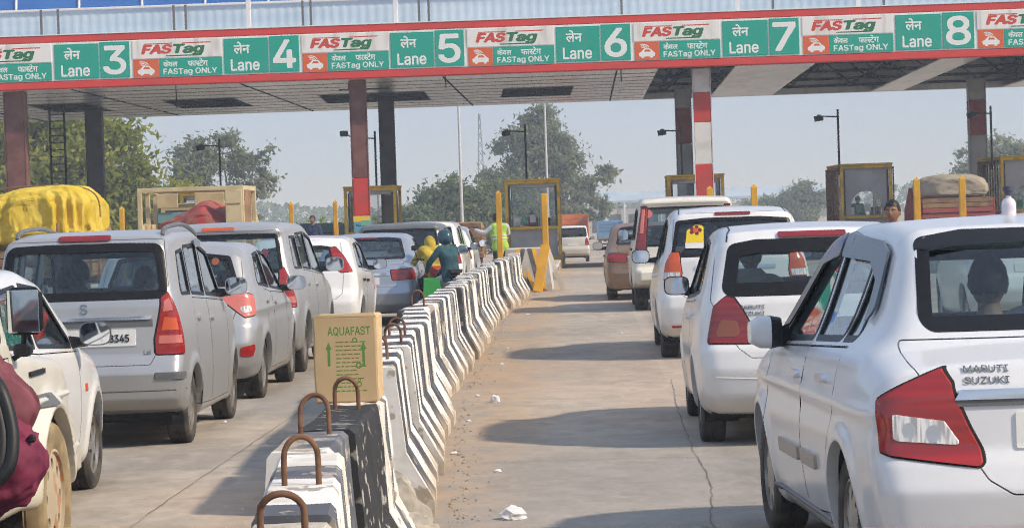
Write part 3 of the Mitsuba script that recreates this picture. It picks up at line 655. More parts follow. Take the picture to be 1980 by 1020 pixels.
def board(t, xa, xb, za, zb, m, name, y=YF):
    return put(rbox(xa, xb, y, 80.06, za, zb, .006), name, m, t, smooth=False)
def lane_sign(n, xa, xm, xb):
    t = thing('lane_sign', f'green lane sign boards with the large white numeral {NUM[n]}', 'sign', 'lane signs on the canopy fascia')
    w = board(t, xa-.05, xb+.05, 6.20, 7.36, 'sign_white', 'backing', 79.93)
    k = board(t, xa, xm-.04, 6.24, 7.30, 'sign_green', 'lane_board')
    put(deva('lane', xa+.30, 6.83, .36), 'hindi_word', 'sign_ink', k, smooth=False); put(word('Lane', xa+.20, 6.33, .33, .88, bold=True), 'word', 'sign_ink', k, smooth=False)
    k = board(t, xm, xb, 6.24, 7.33, 'sign_green', 'number_board')
    put(word(str(n), xm+.10, 6.37, .82, (xb-xm)-.20, bold=True), 'numeral', 'sign_ink', k, smooth=False)
def tag_sign(xa, xb, n):
    t = thing('tag_sign', f'white toll tag sign with an orange car symbol, left of lane {NUM.get(n, n)}', 'sign', 'toll tag signs on the canopy fascia')
    board(t, xa-.05, xb+.05, 6.20, 7.36, 'sign_white', 'backing', 79.93)
    k = board(t, xa, xb, 6.78, 7.34, 'sign_white', 'logo_board'); s = (xb-xa)/2.7
    sk = .30
    put(fat('FAS', xa+.26*s, 6.93, .25, .90*s, sk), 'logo_word', 'sign_red', k, smooth=False)
    put(fat('Tag', xa+1.16*s, 6.93, .25, .98*s, sk), 'logo_word', 'sign_deep_green', k, smooth=False)
    put(flat(P2([(xa+.34*s, 7.205), (xa+1.20*s, 7.205), (xa+1.22*s, 7.235), (xa+.36*s, 7.235)]), YF), 'logo_line', 'sign_red', k, smooth=False)
    put(flat(P2([(xa+1.5*s, 7.205), (xa+2.36*s, 7.205), (xa+2.39*s, 7.24), (xa+1.52*s, 7.235)]), YF), 'logo_line', 'sign_red', k, smooth=False)
    put(flat(P2([(xa+1.0*s, 6.825), (xa+2.05*s, 6.825), (xa+2.12*s, 6.87), (xa+1.02*s, 6.86)]), YF), 'logo_line', 'sign_deep_green', k, smooth=False)
    k = board(t, xa+.02, xa+.78*s, 6.22, 6.76, 'sign_orange', 'symbol_board')
    car_ = so.unary_union([P2([(.14, .10), (.62, .10), (.64, .20), (.56, .26), (.48, .34), (.30, .34), (.20, .24), (.12, .20)]), sg.Point(.25, .10).buffer(.05), sg.Point(.52, .10).buffer(.05)]).difference(P2([(.29, .24), (.33, .31), (.46, .31), (.51, .24)]))
    put(flat(affinity.translate(affinity.scale(car_, s, 1, origin=(0, 0)), xa+.02, 6.22), YF), 'car_symbol', 'sign_ink', k, smooth=False)
    for r in (.09, .15, .21):
        ring = sg.LineString([(.30+r*math.cos(a), .36+r*math.sin(a)*.8) for a in np.linspace(.5, 1.9, 8)]).buffer(.013)
        put(flat(affinity.translate(affinity.scale(ring, s, 1, origin=(0, 0)), xa-.02, 6.16), YF), 'wave_symbol', 'sign_ink', k, smooth=False)
    k = board(t, xa+.80*s, xb, 6.22, 6.76, 'sign_green', 'text_board')
    put(deva('keval', xa+.92*s, 6.51, .20), 'hindi_word', 'sign_ink', k, smooth=False); put(deva('fastag', xa+1.66*s, 6.50, .23), 'hindi_word', 'sign_ink', k, smooth=False)
    put(word('FASTag ONLY', xa+.92*s, 6.29, .16, 1.62*s, bold=True), 'word', 'sign_ink', k, smooth=False)
LN = {3: (-15.96, -14.57, -13.66), 4: (-10.78, -9.39, -8.49), 5: (-5.71, -4.36, -3.48), 6: (-.69, .67, 1.56), 7: (4.34, 5.75, 6.65), 8: (9.55, 10.96, 11.91)}
for n, a in LN.items(): lane_sign(n, *a)
for (a, b), n in zip([(-18.75, -16.05), (-13.57, -10.84), (-8.41, -5.77), (-3.38, -.75), (1.66, 4.27), (6.75, 9.48), (12.0, 14.73)], (3, 4, 5, 6, 7, 8, 9)): tag_sign(a, b, n) if n < 9 else tag_sign(a, b, 'right')
labels['tag_sign_006']['label'] = 'white toll tag sign with an orange car symbol, rightmost, cut by the photo edge'
# ------------------------------------------------------------------ islands, booths, posts, lamps
mat('concrete', vary((.30, .285, .26), (.42, .40, .37), 2.2, .3, .7, 4), .9)
mat('yellow_paint', vary((.68, .36, .015), (.55, .28, .02), 3), .5)
mat('old_yellow', vary((.70, .43, .02), (.42, .26, .03), 3.5, .45, .75), .55)
mat('rust_brown', vary((.14, .055, .03), (.22, .10, .05), 6), .8)
mat('booth_grey', vary((.33, .33, .33), (.42, .42, .42), 2), .6)
mat('booth_dark', (.06, .06, .065), .7)
mat('dirty_stripe', vary((.05, .05, .05), (.12, .11, .10), 4), .8)
ISL = [(-17.2, -17.4), (-12.0, -12.05), (-6.83, -6.83), (-1.63, -1.63), (3.57, 3.57), (8.9, 8.7), (14.05, 14.0)]
for i, (c, _) in enumerate(ISL):
    t = thing('toll_island', ['raised concrete toll island, leftmost, under the brown column', 'raised concrete toll island second from the left', 'raised concrete toll island under the brown and red column', 'raised concrete toll island behind the barrier row end', 'raised concrete toll island under the bright banded column', 'raised concrete toll island second from the right', 'raised concrete toll island, rightmost'][i], 'island', 'toll islands')
    put(rbox(c-.85, c+.85, 66, 100, -.5, .22, .03), 'kerb_block', 'concrete', t, smooth=False)
    for k in range(11):
        for s in (-1, 1): put(box(c+s*.853-.004, c+s*.853+.004, 66.2+k*3, 67.7+k*3, .0, .20), 'kerb_stripe', 'yellow_paint' if k % 2 else 'dirty_stripe', t, smooth=False)
def nose(c, y, label):
    t = thing('island_nose', label, 'barrier', 'concrete noses of the toll islands')
    w = .56
    put(hull([(c+sx*w*a, y+b, z) for sx in (-1, 1) for a, b, z in ((1, 0, 0), (1, 3.2, 0), (.8, .5, .92), (.8, 3.2, .92))]), 'concrete_block', 'concrete', t, smooth=False)
    # chevron bands painted on the sloping face, as plates lying on it
    d = np.array([0, .5, .92]); 
    for s in (-1, 1):
        for k, m in enumerate(('yellow_paint', 'dirty_stripe', 'yellow_paint', 'dirty_stripe')):
            a0, a1 = .98-k*.22, .98-(k+1)*.22
            q = [(s*max(a0, .0)*w*.8, .02), (s*max(a1, .0)*w*.8, .02), (s*max(a1-.5, 0.02)*w*.8, .93), (s*max(a0-.5, .02)*w*.8, .93)]
            if abs(q[2][0]-q[3][0]) < .02: q[2:] = [(s*.02*w, .05+.85*max(a1, 0)), (s*.02*w, .05+.85*a0)]
            pl = P2(q)
            if pl.area < .004: continue
            m_ = prism(pl, .012, 'y'); v = np.array(m_.vertices); v[:, 1] += y-.014+v[:, 2]*.5/.92; v[:, 0] += c; put(tm(v, m_.faces), 'chevron_band', m, t, smooth=False)
    return t
nose(-1.30, 57.2, 'concrete island nose with yellow and black chevrons at the end of the barrier row')
nose(3.57, 60.5, 'concrete island nose with chevrons behind the cream sport utility car')
nose(8.8, 60.5, 'concrete island nose with chevrons behind the right hand cars')
nose(-6.83, 61, 'concrete island nose with chevrons behind the left queue')
t = thing('crash_post', 'tall yellow post with slanting yellow and white legs in front of the middle booth', 'post')
put(rbox(-.93, -.79, 56.95, 57.09, .9, 2.12, .02), 'post', 'yellow_paint', t)
put(bar((-.87, 57.0, .98), (-1.06, 56.7, .0), .20, .14), 'leg', 'yellow_paint', t, smooth=False); put(bar((-.83, 57.02, .98), (-.52, 57.0, 0), .09, .09), 'leg', 'cream_paint', t, smooth=False)
PT = [(-12.55, 66), (-11.62, 66), (-7.74, 69.5), (-6.57, 69.5), (-1.86, 57.4), (3.05, 64), (4.12, 64), (8.08, 64.3), (9.18, 64.3), (13.4, 64)]
PL = ['slim yellow post, hidden left one of the leftmost pair', 'slim yellow post right of the yellow tarpaulin load', 'slim yellow post left of the brown and red column', 'slim yellow post just beside the brown and red column', 'yellow post left of the middle booth, behind the man in the green vest', 'yellow post hidden in front of the booth behind the banded columns', 'short looking yellow post right of the bright banded column', 'yellow post at the left of the sack truck', 'yellow post at the right of the sack truck', 'yellow post beyond the right photo edge']
for (x, y), l in zip(PT, PL):
    z = 2.16 if x < 5 else 2.2; w = .06 if x < -1 else .075
    k = thing('yellow_post', l, 'post', 'yellow posts on the island noses')
    put(rbox(x-w, x+w, y-w, y+w, 0.0, z, .012), 'shaft', 'yellow_paint', k); put(rbox(x-w*1.15, x+w*1.15, y-w*1.15, y+w*1.15, 0, .35, .012), 'foot', 'dirty_stripe', k); put(hull([(x+a*w, y+b*w, z-.005) for a in (-1, 1) for b in (-1, 1)]+[(x, y, z+.07)]), 'cap', 'yellow_paint', k, smooth=False)

def booth(x0, x1, y0, y1, z1, label, arch=False, grille=True):
    t = thing('toll_booth', label, 'booth', 'toll booths'); zb = .22; f = .05
    for x in (x0+f, x1-f):
        for y in (y0+f, y1-f): put(rbox(x-f, x+f, y-f, y+f, zb, z1, .01), 'corner_post', 'old_yellow', t, smooth=False)
    for y in (y0+f, y1-f):
        for z in (z1-.09, zb+1.02, zb+.05): put(rbox(x0, x1, y-f*.9, y+f*.9, z-.045, z+.045, .01), 'rail', 'old_yellow', t, smooth=False)
    for x in (x0+f, x1-f):
        for z in (z1-.09, zb+1.02): put(rbox(x-f*.9, x+f*.9, y0+.1, y1-.1, z-.04, z+.04, .01), 'rail', 'old_yellow', t, smooth=False)
    put(rbox(x0-.02, x1+.02, y0-.03, y1+.03, z1-.04, z1+.02, .01), 'roof', 'old_yellow', t, smooth=False)
    a, b, c, d = x0+.14, x1-.14, y0+.16, y1-.16
    put(rbox(a, b, c, d, zb, zb+.98, .01), 'lower_panel', 'booth_grey', t, smooth=False)
    put(rbox(a, b, c, d, z1-.25, z1-.12, .01), 'header_panel', 'booth_grey', t, smooth=False)
    for x in (a, b):
        for y in (c, d): put(rbox(x-.03, x+.03, y-.03, y+.03, zb+.98, z1-.2, .006), 'mullion', 'booth_dark', t, smooth=False)
    put(rbox((a+b)/2+.22, (a+b)/2+.26, c-.01, c+.03, zb+.98, z1-.2, .005), 'mullion', 'booth_grey', t, smooth=False)
    if arch:
        pan = sg.box(a, zb+.98, b, z1-.2); m_ = (a+b)/2; w = (b-a)*.36
        hole = sg.box(m_-w, zb+1.02, m_+w, zb+1.35).union(sg.Point(m_, zb+1.35).buffer(w, quad_segs=10))
        q = prism(pan.difference(hole), .03, 'y'); q.apply_translation((0, c, 0)); put(q, 'arched_panel', 'booth_grey', t, smooth=False)
        q = prism(hole.buffer(.02), .004, 'y'); q.apply_translation((0, c+.034, 0)); 
    for nm, V in (('pane', [(a, c+.04), (b, c+.04)]), ('pane', [(a+.01, c), (a+.01, d)]), ('pane', [(b-.01, c), (b-.01, d)])):
        (xa, ya), (xb, yb) = V
        put(tm([(xa, ya, zb+.98), (xb, yb, zb+.98), (xb, yb, z1-.2), (xa, ya, z1-.2)], [(0, 1, 2), (0, 2, 3)]), nm, 'booth_glass', t, smooth=False)
    if False: put(rbox(a, b, d-.03, d-.005, zb+.98, z1-.2, .004), 'rear_wall', 'booth_grey', t, smooth=False)
    for q in range(3): put(rbox(a+.12+q*.26, a+.30+q*.26, c+.045, c+.05, zb+1.1+.05*q, zb+1.34+.05*q, .001), 'notice', 'sign_white' if q != 1 else 'green_board', t, smooth=False)
    put(rbox(a+.1, b-.1, c+.3, c+.75, zb+.95, zb+1.0, .01), 'counter', 'booth_dark', t); put(rbox(b-.55, b-.2, c+.4, c+.46, zb+1.05, zb+1.33, .015), 'monitor', 'black_plastic', t)
    put(rbox(b-.4, b-.35, c+.43, c+.47, zb+1.0, zb+1.1, .01), 'monitor_stand', 'black_plastic', t)
    if grille:
        for sx in (-1, 1):
            x = x0-.06 if sx < 0 else x1+.06
            for k in range(9): put(rbox(x-.02, x+.02, y0+.25+k*(y1-y0-.5)/8-.025, y0+.25+k*(y1-y0-.5)/8+.025, zb+.6, z1-.1, .006), 'grille_bar', 'rust_brown', t, smooth=False)
            for z in (zb+.62, z1-.14): put(rbox(x-.015, x+.015, y0+.1, y1-.1, z-.025, z+.025, .005), 'grille_rail', 'rust_brown', t, smooth=False)
    return t
booth(-7.66, -5.98, 84, 86.4, 2.73, 'toll booth behind the brown and red column', grille=False)
booth(-2.52, -.76, 84, 86.4, 2.78, 'middle toll booth with yellow frame and a person inside', grille=False)
booth(2.67, 4.47, 84, 86.4, 2.75, 'toll booth behind the bright banded column', grille=False)
booth(8.15, 9.80, 84, 88.4, 2.92, 'toll booth with an arched window and brown side bars, behind the standing man', arch=True)
booth(13.22, 15.0, 84, 88.6, 3.02, 'toll booth at the right edge with brown side bars', arch=True)
booth(-12.9, -11.2, 84, 86.4, 2.75, 'toll booth behind the open truck at the left', grille=False)
LP = [(-11.72, 85, 4.45, 'slim lamp post with a floodlight above the open truck'), (-6.62, 84.3, 4.5, 'slim lamp post partly behind the brown and red column'), (-1.82, 84.8, 4.57, 'slim lamp post with a floodlight on the middle booth, before the big tree'), (3.18, 84.8, 4.42, 'slim lamp post hidden by the banded columns, its floodlight left of them'), (8.14, 84.05, 4.68, 'slim lamp post with a floodlight on the arched booth under lane 8'), (12.98, 84.1, 4.62, 'slim lamp post at the right on the edge booth')]
for x, y, z, l in LP:
    t = thing('lamp_post', l, 'lamp', 'floodlight posts on the booths')
    put(tube([(x, y, 2.6), (x, y, z)], .035, 8), 'pole', 'black_plastic', t); put(tube([(x+.04, y, z-.24), (x-.62, y, z-.2)], .025, 6), 'arm', 'black_plastic', t)
    put(hull([(x-.62+a, y+b, z-.24+c) for a, b, c in ((-.14, -.12, .04), (.14, -.12, .04), (-.14, .12, .04), (.14, .12, .04), (-.11, -.16, -.13), (.15, -.16, -.10), (-.11, .10, -.13), (.15, .10, -.10))]), 'floodlight', 'black_plastic', t, smooth=False)
    put(rbox(x-.66, x-.54, y-.03, y+.03, z-.22, z-.15, .01), 'bracket', 'black_plastic', t)

# ------------------------------------------------------------------ the barrier row
def c_barrier(p, n, uv):
    k = mikit.cell_rand(dr.floor(uv.x/50.0)*7.0, 3.0)
    s = uv.x-dr.floor(uv.x/50.0)*50.0
    e = .02*(fbm(p.x*14, p.y*14, p.z*14)-.5)
    f = (s+e+k*.5)/.50; st = ss(.50, .57, dr.abs((f*.5-dr.floor(f*.5))-.5)*2)
    white = mix((.70, .69, .66), (.56, .53, .47), ss(.5, .8, fbm(p.x*5, p.y*5, p.z*5)))
    black = mix((.06, .062, .072), (.14, .14, .15), ss(.4, .75, fbm(p.x*7+3, p.y*7, p.z*7)))
    col = mix(black, white, st)
    chip = ss(.635, .69, fbm(p.x*9, p.y*5, p.z*7, octaves=4)+.10*(k-.4))
    col = mix(col, mix((.30, .27, .23), (.40, .36, .30), fbm(p.x*20, p.y*20, p.z*20)), chip*.95)
    dirt = ss(.30, .02, p.z+.16*(fbm(p.x*4, p.y*4)-.5))
    return mix(col, (.36, .28, .19), dirt*.75)
mat('barrier_paint', c_barrier, .75, spec=.25, bump=lambda p, n, uv: fbm(p.x*25, p.y*25, p.z*25)*.006)
mat('barrier_black', lambda p, n, uv: mix((.03, .031, .034), (.42, .40, .36), ss(.60, .72, fbm(p.x*11, p.y*11, p.z*16, octaves=4))*.8), .85)
def chipped(a, b, k=.0):
    def fn(p, n, uv):
        c = mix(a, b, ss(.4, .75, fbm(p.x*6, p.y*6, p.z*6)))
        e = fbm(p.x*15, p.y*9, p.z*13, octaves=4)
        c = mix(c, mix((.26, .23, .19), (.42, .38, .32), fbm(p.x*30, p.y*30, p.z*30)), ss(.60-k, .66-k, e))
        return mix(c, (.34, .28, .20), .55*ss(.55, .8, fbm(p.x*3.5+7, p.y*2.5, p.z*3.5)))
    return fn
mat('barrier_white', chipped((.70, .69, .66), (.56, .53, .47)), .75); mat('barrier_grey', chipped((.085, .09, .105), (.15, .155, .17)), .75)
mat('broken_concrete', vary((.30, .27, .22), (.42, .38, .32), 14, .3, .7, 4), .95)
mat('rebar_rust', vary((.14, .07, .04), (.23, .12, .07), 22), .85)
PROF = [(.30, 0), (.30, .09), (.155, .36), (.118, .83), (.10, .85), (-.10, .85), (-.118, .83), (-.155, .36), (-.30, .09), (-.30, 0)]
def barrier(x, y, yaw, L, label, idx, hooks=2, mats=None, lean=0, s=1.0, wob=.0015, hy=None):
    t = thing('barrier', label, 'barrier', None)
    n = max(2, int(L/.15)); ys = np.linspace(-L/2, L/2, n+1); P = np.array(PROF)*[1, s]
    P = np.vstack([np.linspace(P[i], P[(i+1) % len(P)], 4 if abs(P[i]-P[(i+1) % len(P)]).max() > .15 else 2)[:-1] for i in range(len(P))]); K = len(P)
    rr = np.random.RandomState(idx+11)
    V = np.array([(a, yy, z) for yy in ys for a, z in P]); V += rr.randn(*V.shape)*[wob, 0, wob*.7]*(V[:, 2:] > .02)
    def piece(i0, i1):
        W = V.reshape(n+1, K, 3)[i0:i1+1]; m = len(W); W = W.reshape(-1, 3)
        F = [q for i in range(m-1) for j in range(K) for a, b in ((i*K+j, i*K+(j+1) % K),) for q in ((a, a+K, b), (b, a+K, b+K))]
        c0, c1 = W[:K].mean(0), W[-K:].mean(0); W = np.vstack([W, c0, c1])
        for j in range(K): F += [(m*K, j, (j+1) % K), (m*K+1, (m-1)*K+(j+1) % K, (m-1)*K+j)]
        return tm(W, F)
    xf = T().translate([x, y, 0]).rotate([0, 0, 1], yaw).rotate([0, 1, 0], lean)
    if mats:
        e = 0
        for fr, m in mats:
            i1 = min(n, max(e+1, round(fr*n))); put(piece(e, i1), 'painted_band', m, t, smooth=False, xf=xf); e = i1
    else:
        q = piece(0, n); v = np.asarray(q.vertices)[np.asarray(q.faces)].reshape(-1, 3)
        put(tm(v, np.arange(len(v)).reshape(-1, 3)), 'block', 'barrier_paint', t, smooth=False, uv=np.c_[v[:, 1]+L/2+50*idx+1e-3, v[:, 2]], xf=xf)
    for k in range(hooks):
        yy = (-.30+.6*k)*L+rr.randn()*.05 if hooks > 1 else (hy if hy is not None else -.12*L)
        w, h = .050+rr.rand()*.01, .11+rr.rand()*.05; tl = rr.randn()*.03
        pts = [(-w, yy, .80*s), (-w, yy, .85*s+h*.55)]+[(w*math.cos(a), yy+tl*math.sin(a), .85*s+h*.55+h*.45*math.sin(a)) for a in np.linspace(np.pi*.85, np.pi*.15, 7)]+[(w, yy, .85*s+h*.55), (w, yy, .80*s)]
        put(tube(smoothline(pts, 2), .0098, 7), 'lifting_hook', 'rebar_rust', t, smooth=True, xf=xf)
    return t
RX = lambda y: np.interp(y, [6, 8.6, 12, 14.5, 18, 22.4, 30, 41, 49, 58.5], [-.80, -.91, -1.06, -1.13, -1.30, -1.50, -1.57, -1.67, -1.60, -1.50])
barrier(-.80, 6.5, 3, 1.5, 'nearest barrier at the bottom edge with chipped black top and a low hook', 0, 1, [(.5, 'barrier_black'), (.72, 'barrier_white'), (.9, 'barrier_black'), (1, 'broken_concrete')], hy=.42)
barrier(-.93, 8.42, 4.5, 1.95, 'short near barrier with white and charcoal bands across its top', 1, 1, [(.17, 'barrier_grey'), (.52, 'barrier_white'), (.76, 'barrier_grey'), (1, 'barrier_white')], hy=-.12)
barrier(-1.07, 9.93, 1.5, .9, 'short barrier with a slate grey top just before the broken one', 2, 1, [(.24, 'barrier_white'), (1, 'barrier_grey')], hy=.32)
t = barrier(-1.07, 11.45, .6, 2.05, 'barrier with a broad tar black flank beneath the cardboard box', 3, 1, [(.70, 'barrier_black'), (.83, 'barrier_white'), (.95, 'barrier_grey'), (1, 'barrier_white')], wob=.004, hy=.10)
edges = [14.7, 17.0, 19.3]+list(np.arange(21.5, 57, 2.3))+[57.2]
for i, (a, b) in enumerate(zip(edges[:-1], edges[1:])):
    y = (a+b)/2; yaw = -math.degrees(math.atan2(RX(b)-RX(a), b-a)); rr = np.random.RandomState(50+i)
    od = ['first', 'second', 'third', 'fourth', 'fifth', 'sixth', 'seventh', 'eighth', 'ninth', 'tenth', 'eleventh', 'twelfth', 'thirteenth', 'fourteenth', 'fifteenth', 'sixteenth', 'seventeenth', 'eighteenth', 'nineteenth', 'twentieth', 'last'][i]
    k = barrier(float(RX(y)+rr.randn()*.03), y, yaw+rr.randn()*1.8, b-a-.07-.05*rr.rand(), f'{od} black and white striped barrier counted beyond the cardboard box', 4+i, (1 if i in (0, 4) else 2 if i == 1 else 0), lean=rr.randn()*.8)
    labels[k]['group'] = 'striped barriers in the row'

# cardboard box on the broken barrier
mat('cardboard', lambda p, n, uv: mix((.45, .325, .18), (.53, .39, .225), fbm(p.x*9, p.y*9, p.z*9))*(.98+.04*nz(p.x*260, p.y*2, p.z*3)), .9)
mat('green_ink', (.10, .24, .05), .8); mat('tape', (.55, .42, .24), .3, coat=.3)
t = thing('cardboard_box', 'brown cardboard box with green print standing on a barrier', 'box')
bx0, bx1, by0, by1, bz0, bz1 = -1.25, -.962, 11.95, 12.28, .852, 1.245
cm = rbox(bx0, bx1, by0, by1, bz0, bz1, .008)
cv, cf = trimesh.remesh.subdivide_to_size(np.array(cm.vertices), np.array(cm.faces), .03, max_iter=12)
cw = cv.copy(); cw[:, 0] += (meshkit.fbm(cv*9, 2)-.5)*.016*np.abs(cv[:, 0]-(bx0+bx1)/2)/.15; cw[:, 2] += (meshkit.fbm(cv*7+4, 2)-.5)*.012*(cv[:, 2] > bz1-.05); cm = tm(cw, cf); cm.merge_vertices()
put(cm, 'carton', 'cardboard', t, smooth=35)
put(box(bx0+.05, bx1-.06, by0-.001, by1, bz1-.001, bz1+.0015), 'tape', 'tape', t, smooth=False)
put(hull([(bx0, by0, bz1-.004), (bx1, by0, bz1-.004), (bx0+.01, by0+.0, bz1+.008), (bx1-.01, by0+.01, bz1+.014), (bx0, by0+.16, bz1+.003), (bx1, by0+.16, bz1+.003)]), 'flap', 'cardboard', t, smooth=False)
YB = by0-.0005
def bword(s, x, z, h, w): return word(s, x, z, h, w, y=YB, bold=True)
def thin(m): m = m.copy(); v = np.array(m.vertices); v[:, 1] = YB-(YB-v[:, 1])*.12; return tm(v, m.faces)
put(thin(bword('AQUAFAST', bx0+.065, bz1-.085, .036, .195)), 'print_word', 'green_ink', t, smooth=False)
for x in (bx0+.068, bx1-.062):
    put(thin(flat(so.unary_union([sg.box(x-.006, 1.02, x+.006, 1.10), P2([(x-.014, 1.095), (x+.014, 1.095), (x, 1.13)])]), YB)), 'print_arrow', 'green_ink', t, smooth=False)
rr = np.random.RandomState(5)
for k in range(13):
    z = 1.125-k*.0185; x = bx0+.10; n = rr.randint(3, 6); parts = []
    for j in range(n):
        w = .012+rr.rand()*.028; parts.append(sg.box(x, z, x+w, z+.0055)); x += w+.006
        if x > bx0+.215: break
    put(thin(flat(so.unary_union(parts), YB)), 'print_line', 'green_ink', t, smooth=False)
for x, z, r in ((bx1-.10, 1.135, .012), (bx1-.085, 1.02, .014), (bx1-.085, .935, .012), (bx1-.085, .955, .008)): put(thin(flat(sg.Point(x, z).buffer(r).difference(sg.Point(x, z).buffer(r*.55)), YB)), 'print_mark', 'green_ink', t, smooth=False)

# litter
mat('paper_white', (.72, .72, .72), .8); mat('foam', (.66, .66, .68), .7)
def crumple(x, y, r, h, seed, m, label, cat_='litter', group=None):
    s = trimesh.creation.icosphere(2, 1.0); v = np.array(s.vertices); q = np.random.RandomState(seed)
    d = meshkit.noise(v*2.7+seed*7.3); v = v*(.65+.7*d[:, None]); v[:, 2] = np.maximum(v[:, 2], -.35)
    v *= [r, r*.8, h]; v[:, 2] -= v[:, 2].min(); v[:, 2] += .007; put(tm(v, s.faces), 'paper_scrap', m, smooth=25, xf=place(x, y, 0, seed*40), label=label, cat=cat_, group=group)
for i, (x, y, r, h) in enumerate(((-1.12, 13.7, .30, .34), (-.98, 13.2, .22, .20), (-1.2, 14.3, .26, .26))):
    v0 = trimesh.creation.icosphere(3, 1.0); v = np.array(v0.vertices); v = v*(.7+.6*meshkit.fbm(v*2.6+i*5, 3))[:, None]*[r, r*1.3, h]; v[:, 2] = np.maximum(v[:, 2], -.02)
    put(tm(v+[x, y, .012], v0.faces), 'rubble_heap', 'broken_concrete', smooth=20, label=('grey brown rubble heap in the gap behind the cardboard box', 'lower rubble heap at the foot of the gap behind the cardboard box', 'rubble heap against the first striped barrier')[i], cat='rubble')
crumple(-.44, 14.5, .075, .05, 1, 'paper_white', 'crumpled white paper on the road at the bottom middle')
crumple(-.85, 23.6, .05, .05, 2, 'foam', 'small white scrap on the road beside the second striped barrier')
spots = [(-.98, 18.6), (-1.0, 21.5), (-.98, 29.5), (-1.02, 33), (-1.0, 44), (-.62, 17.2), (-1.05, 24.5), (.45, 36.2), (-3.1, 22.2)]
for i, (x, y) in enumerate(spots): crumple(x, y, .022+.018*R.random(), .012, 10+i, 'paper_white' if i % 3 else 'foam', 'tiny pale scrap of litter lying on the dusty road', group='tiny scraps on the road')
mat('gravel_brown', vary((.26, .19, .12), (.36, .28, .20), 11), .95)
pts = []
for i in range(900):
    y = 9+48*R.random()**1.5; side = R.random(); x = RX(y)+(.33+abs(R.gauss(0, .10)) if side < .8 else -.33-abs(R.gauss(0, .12))); s = .004+.010*R.random()**2
    v = np.array([(1, 0, 0), (-1, 0, 0), (0, 1, 0), (0, -1, 0), (0, 0, .8), (0, 0, -.3)])*s*(.6+.8*NR.rand(6, 1)); pts.append((v+[x, y, .008], None))
FO = np.array([(0, 2, 4), (2, 1, 4), (1, 3, 4), (3, 0, 4), (2, 0, 5), (1, 2, 5), (3, 1, 5), (0, 3, 5)])
put(tm(np.vstack([p for p, _ in pts]), np.vstack([FO+6*i for i in range(len(pts))])), 'roadside_grit', 'gravel_brown', smooth=False, label='brown grit and soil crumbs along the foot of the barriers', cat='grit', kind='stuff')
# ------------------------------------------------------------------ the cars
def W2(*pts): return P2(pts).buffer(-.03).buffer(.03, quad_segs=4)
def sym(*half): return W2(*[(x, z) for x, z in half], *[(-x, z) for x, z in half[::-1]])
def plate(t, b, xf, x0, x1, z0, z1, text=None, matk='plate_white', **k):
    p = rear_patch(t, b, xf, rrect(x0, x1, z0, z1, .008), matk, 'number_plate', off=.012)
    if text: lettering(t, b, xf, text, (x0+x1)/2+k.get('dx', 0), z0+k.get('dz', .018), k.get('h', .075), matk='ink_black', name='plate_number', parent=p, bold=True, width=k.get('w'), off=.016)
    return p

swift = dict(seal=.085, L=3.85, W=1.70, H=1.56, axles=(.72, 3.14), wr=.29, arch=.345, tw=.175, round=.07, k=.13, cr=.11, tr=.05, tumble=.27, cz=.05,
    side=[(.16, .24), (.03, .36), (0, .55), (.03, .70), (.10, .78), (.13, 1.02), (.36, 1.45), (.46, 1.52), (1.0, 1.56), (1.7, 1.555), (2.15, 1.47), (2.95, 1.02), (3.4, .93), (3.72, .76), (3.84, .55), (3.83, .32), (3.7, .2), (2.8, .17), (1.1, .17), (.4, .2)],
    belt=[(0, 1.03), (1.0, 1.0), (2.2, .95), (3.0, .93), (3.85, .9)],
    windows=[W2((.72, 1.08), (1.42, 1.03), (1.40, 1.44), (.98, 1.42), (.80, 1.24)), W2((1.50, 1.03), (2.60, .98), (2.05, 1.41), (1.50, 1.45))],
    rear_window=sym((.655, 1.065), (.585, 1.41), (.4, 1.44)).buffer(-.06).buffer(.06, quad_segs=6), windscreen=sym((.62, 1.03), (.52, 1.40)),
    tailgate=W2((-.56, .70), (-.47, .63), (.47, .63), (.56, .70), (.74, 1.03), (.66, 1.5), (-.66, 1.5), (-.74, 1.03)), gate_y=.42,
    doors=[P2([(1.12, .30), (1.46, .26), (1.46, .99), (1.05, 1.02), (.98, .72), (1.1, .5)]), P2([(1.47, .26), (2.55, .26), (2.62, .6), (2.6, .95), (1.47, .99)])], fseat=1.62)
def build_swift(x, y, yaw, label):
    xf = place(x, y, 0, yaw)
    t, b = car('hatchback_car', swift, xf, 'white_paint', label, seat='seat_beige', hres=.03)
    k = corner_lamp(t, b, xf, W2((-.10, .74), (.36, .735), (.26, .85), (.17, .98), (.09, 1.045), (.02, 1.06), (-.06, .99)), 'dark_red_lens', 'tail_light')
    for q in k:
        corner_lamp(t, b, xf, W2((-.02, .78), (.19, .78), (.15, .89), (.02, .90)), 'amber_lens', 'indicator_lens', sides='L' if q == k[0] else 'R', off=.014, parent=q)
    rear_patch(t, b, xf, rrect(-.24, .24, 1.462, 1.50, .012), 'dark_red_lens', 'high_brake_light', off=.02)
    plate(t, b, xf, -.25, .25, .76, .88)
    lettering(t, b, xf, 'MARUTI', -.46, .967, .028, matk='grey_plastic', width=.19); lettering(t, b, xf, 'SUZUKI', -.46, .922, .028, matk='grey_plastic', width=.19)
    for sd in 'LR': mirror_part(t, b, 2.50, 1.02, sd, xf, 'black_plastic', .20, .15, .0)
    handles(t, b, xf, [(1.62, .87), (1.0, .92)], 'white_paint')
    # grey gutter seam at the roof's rear corners
    for sx in (-1, 1): put(b.line([(sx*.60, .42), (sx*.56, .75), (sx*.54, 1.9)], 'T', .007, 0), 'roof_seam', 'black_plastic', t, xf=xf)
    put(b.line([(-.72, .50), (-.4, .485), (.4, .485), (.72, .50)], 'B', .006, 0), 'bumper_seam', 'cream_paint', t, xf=xf)
    return t

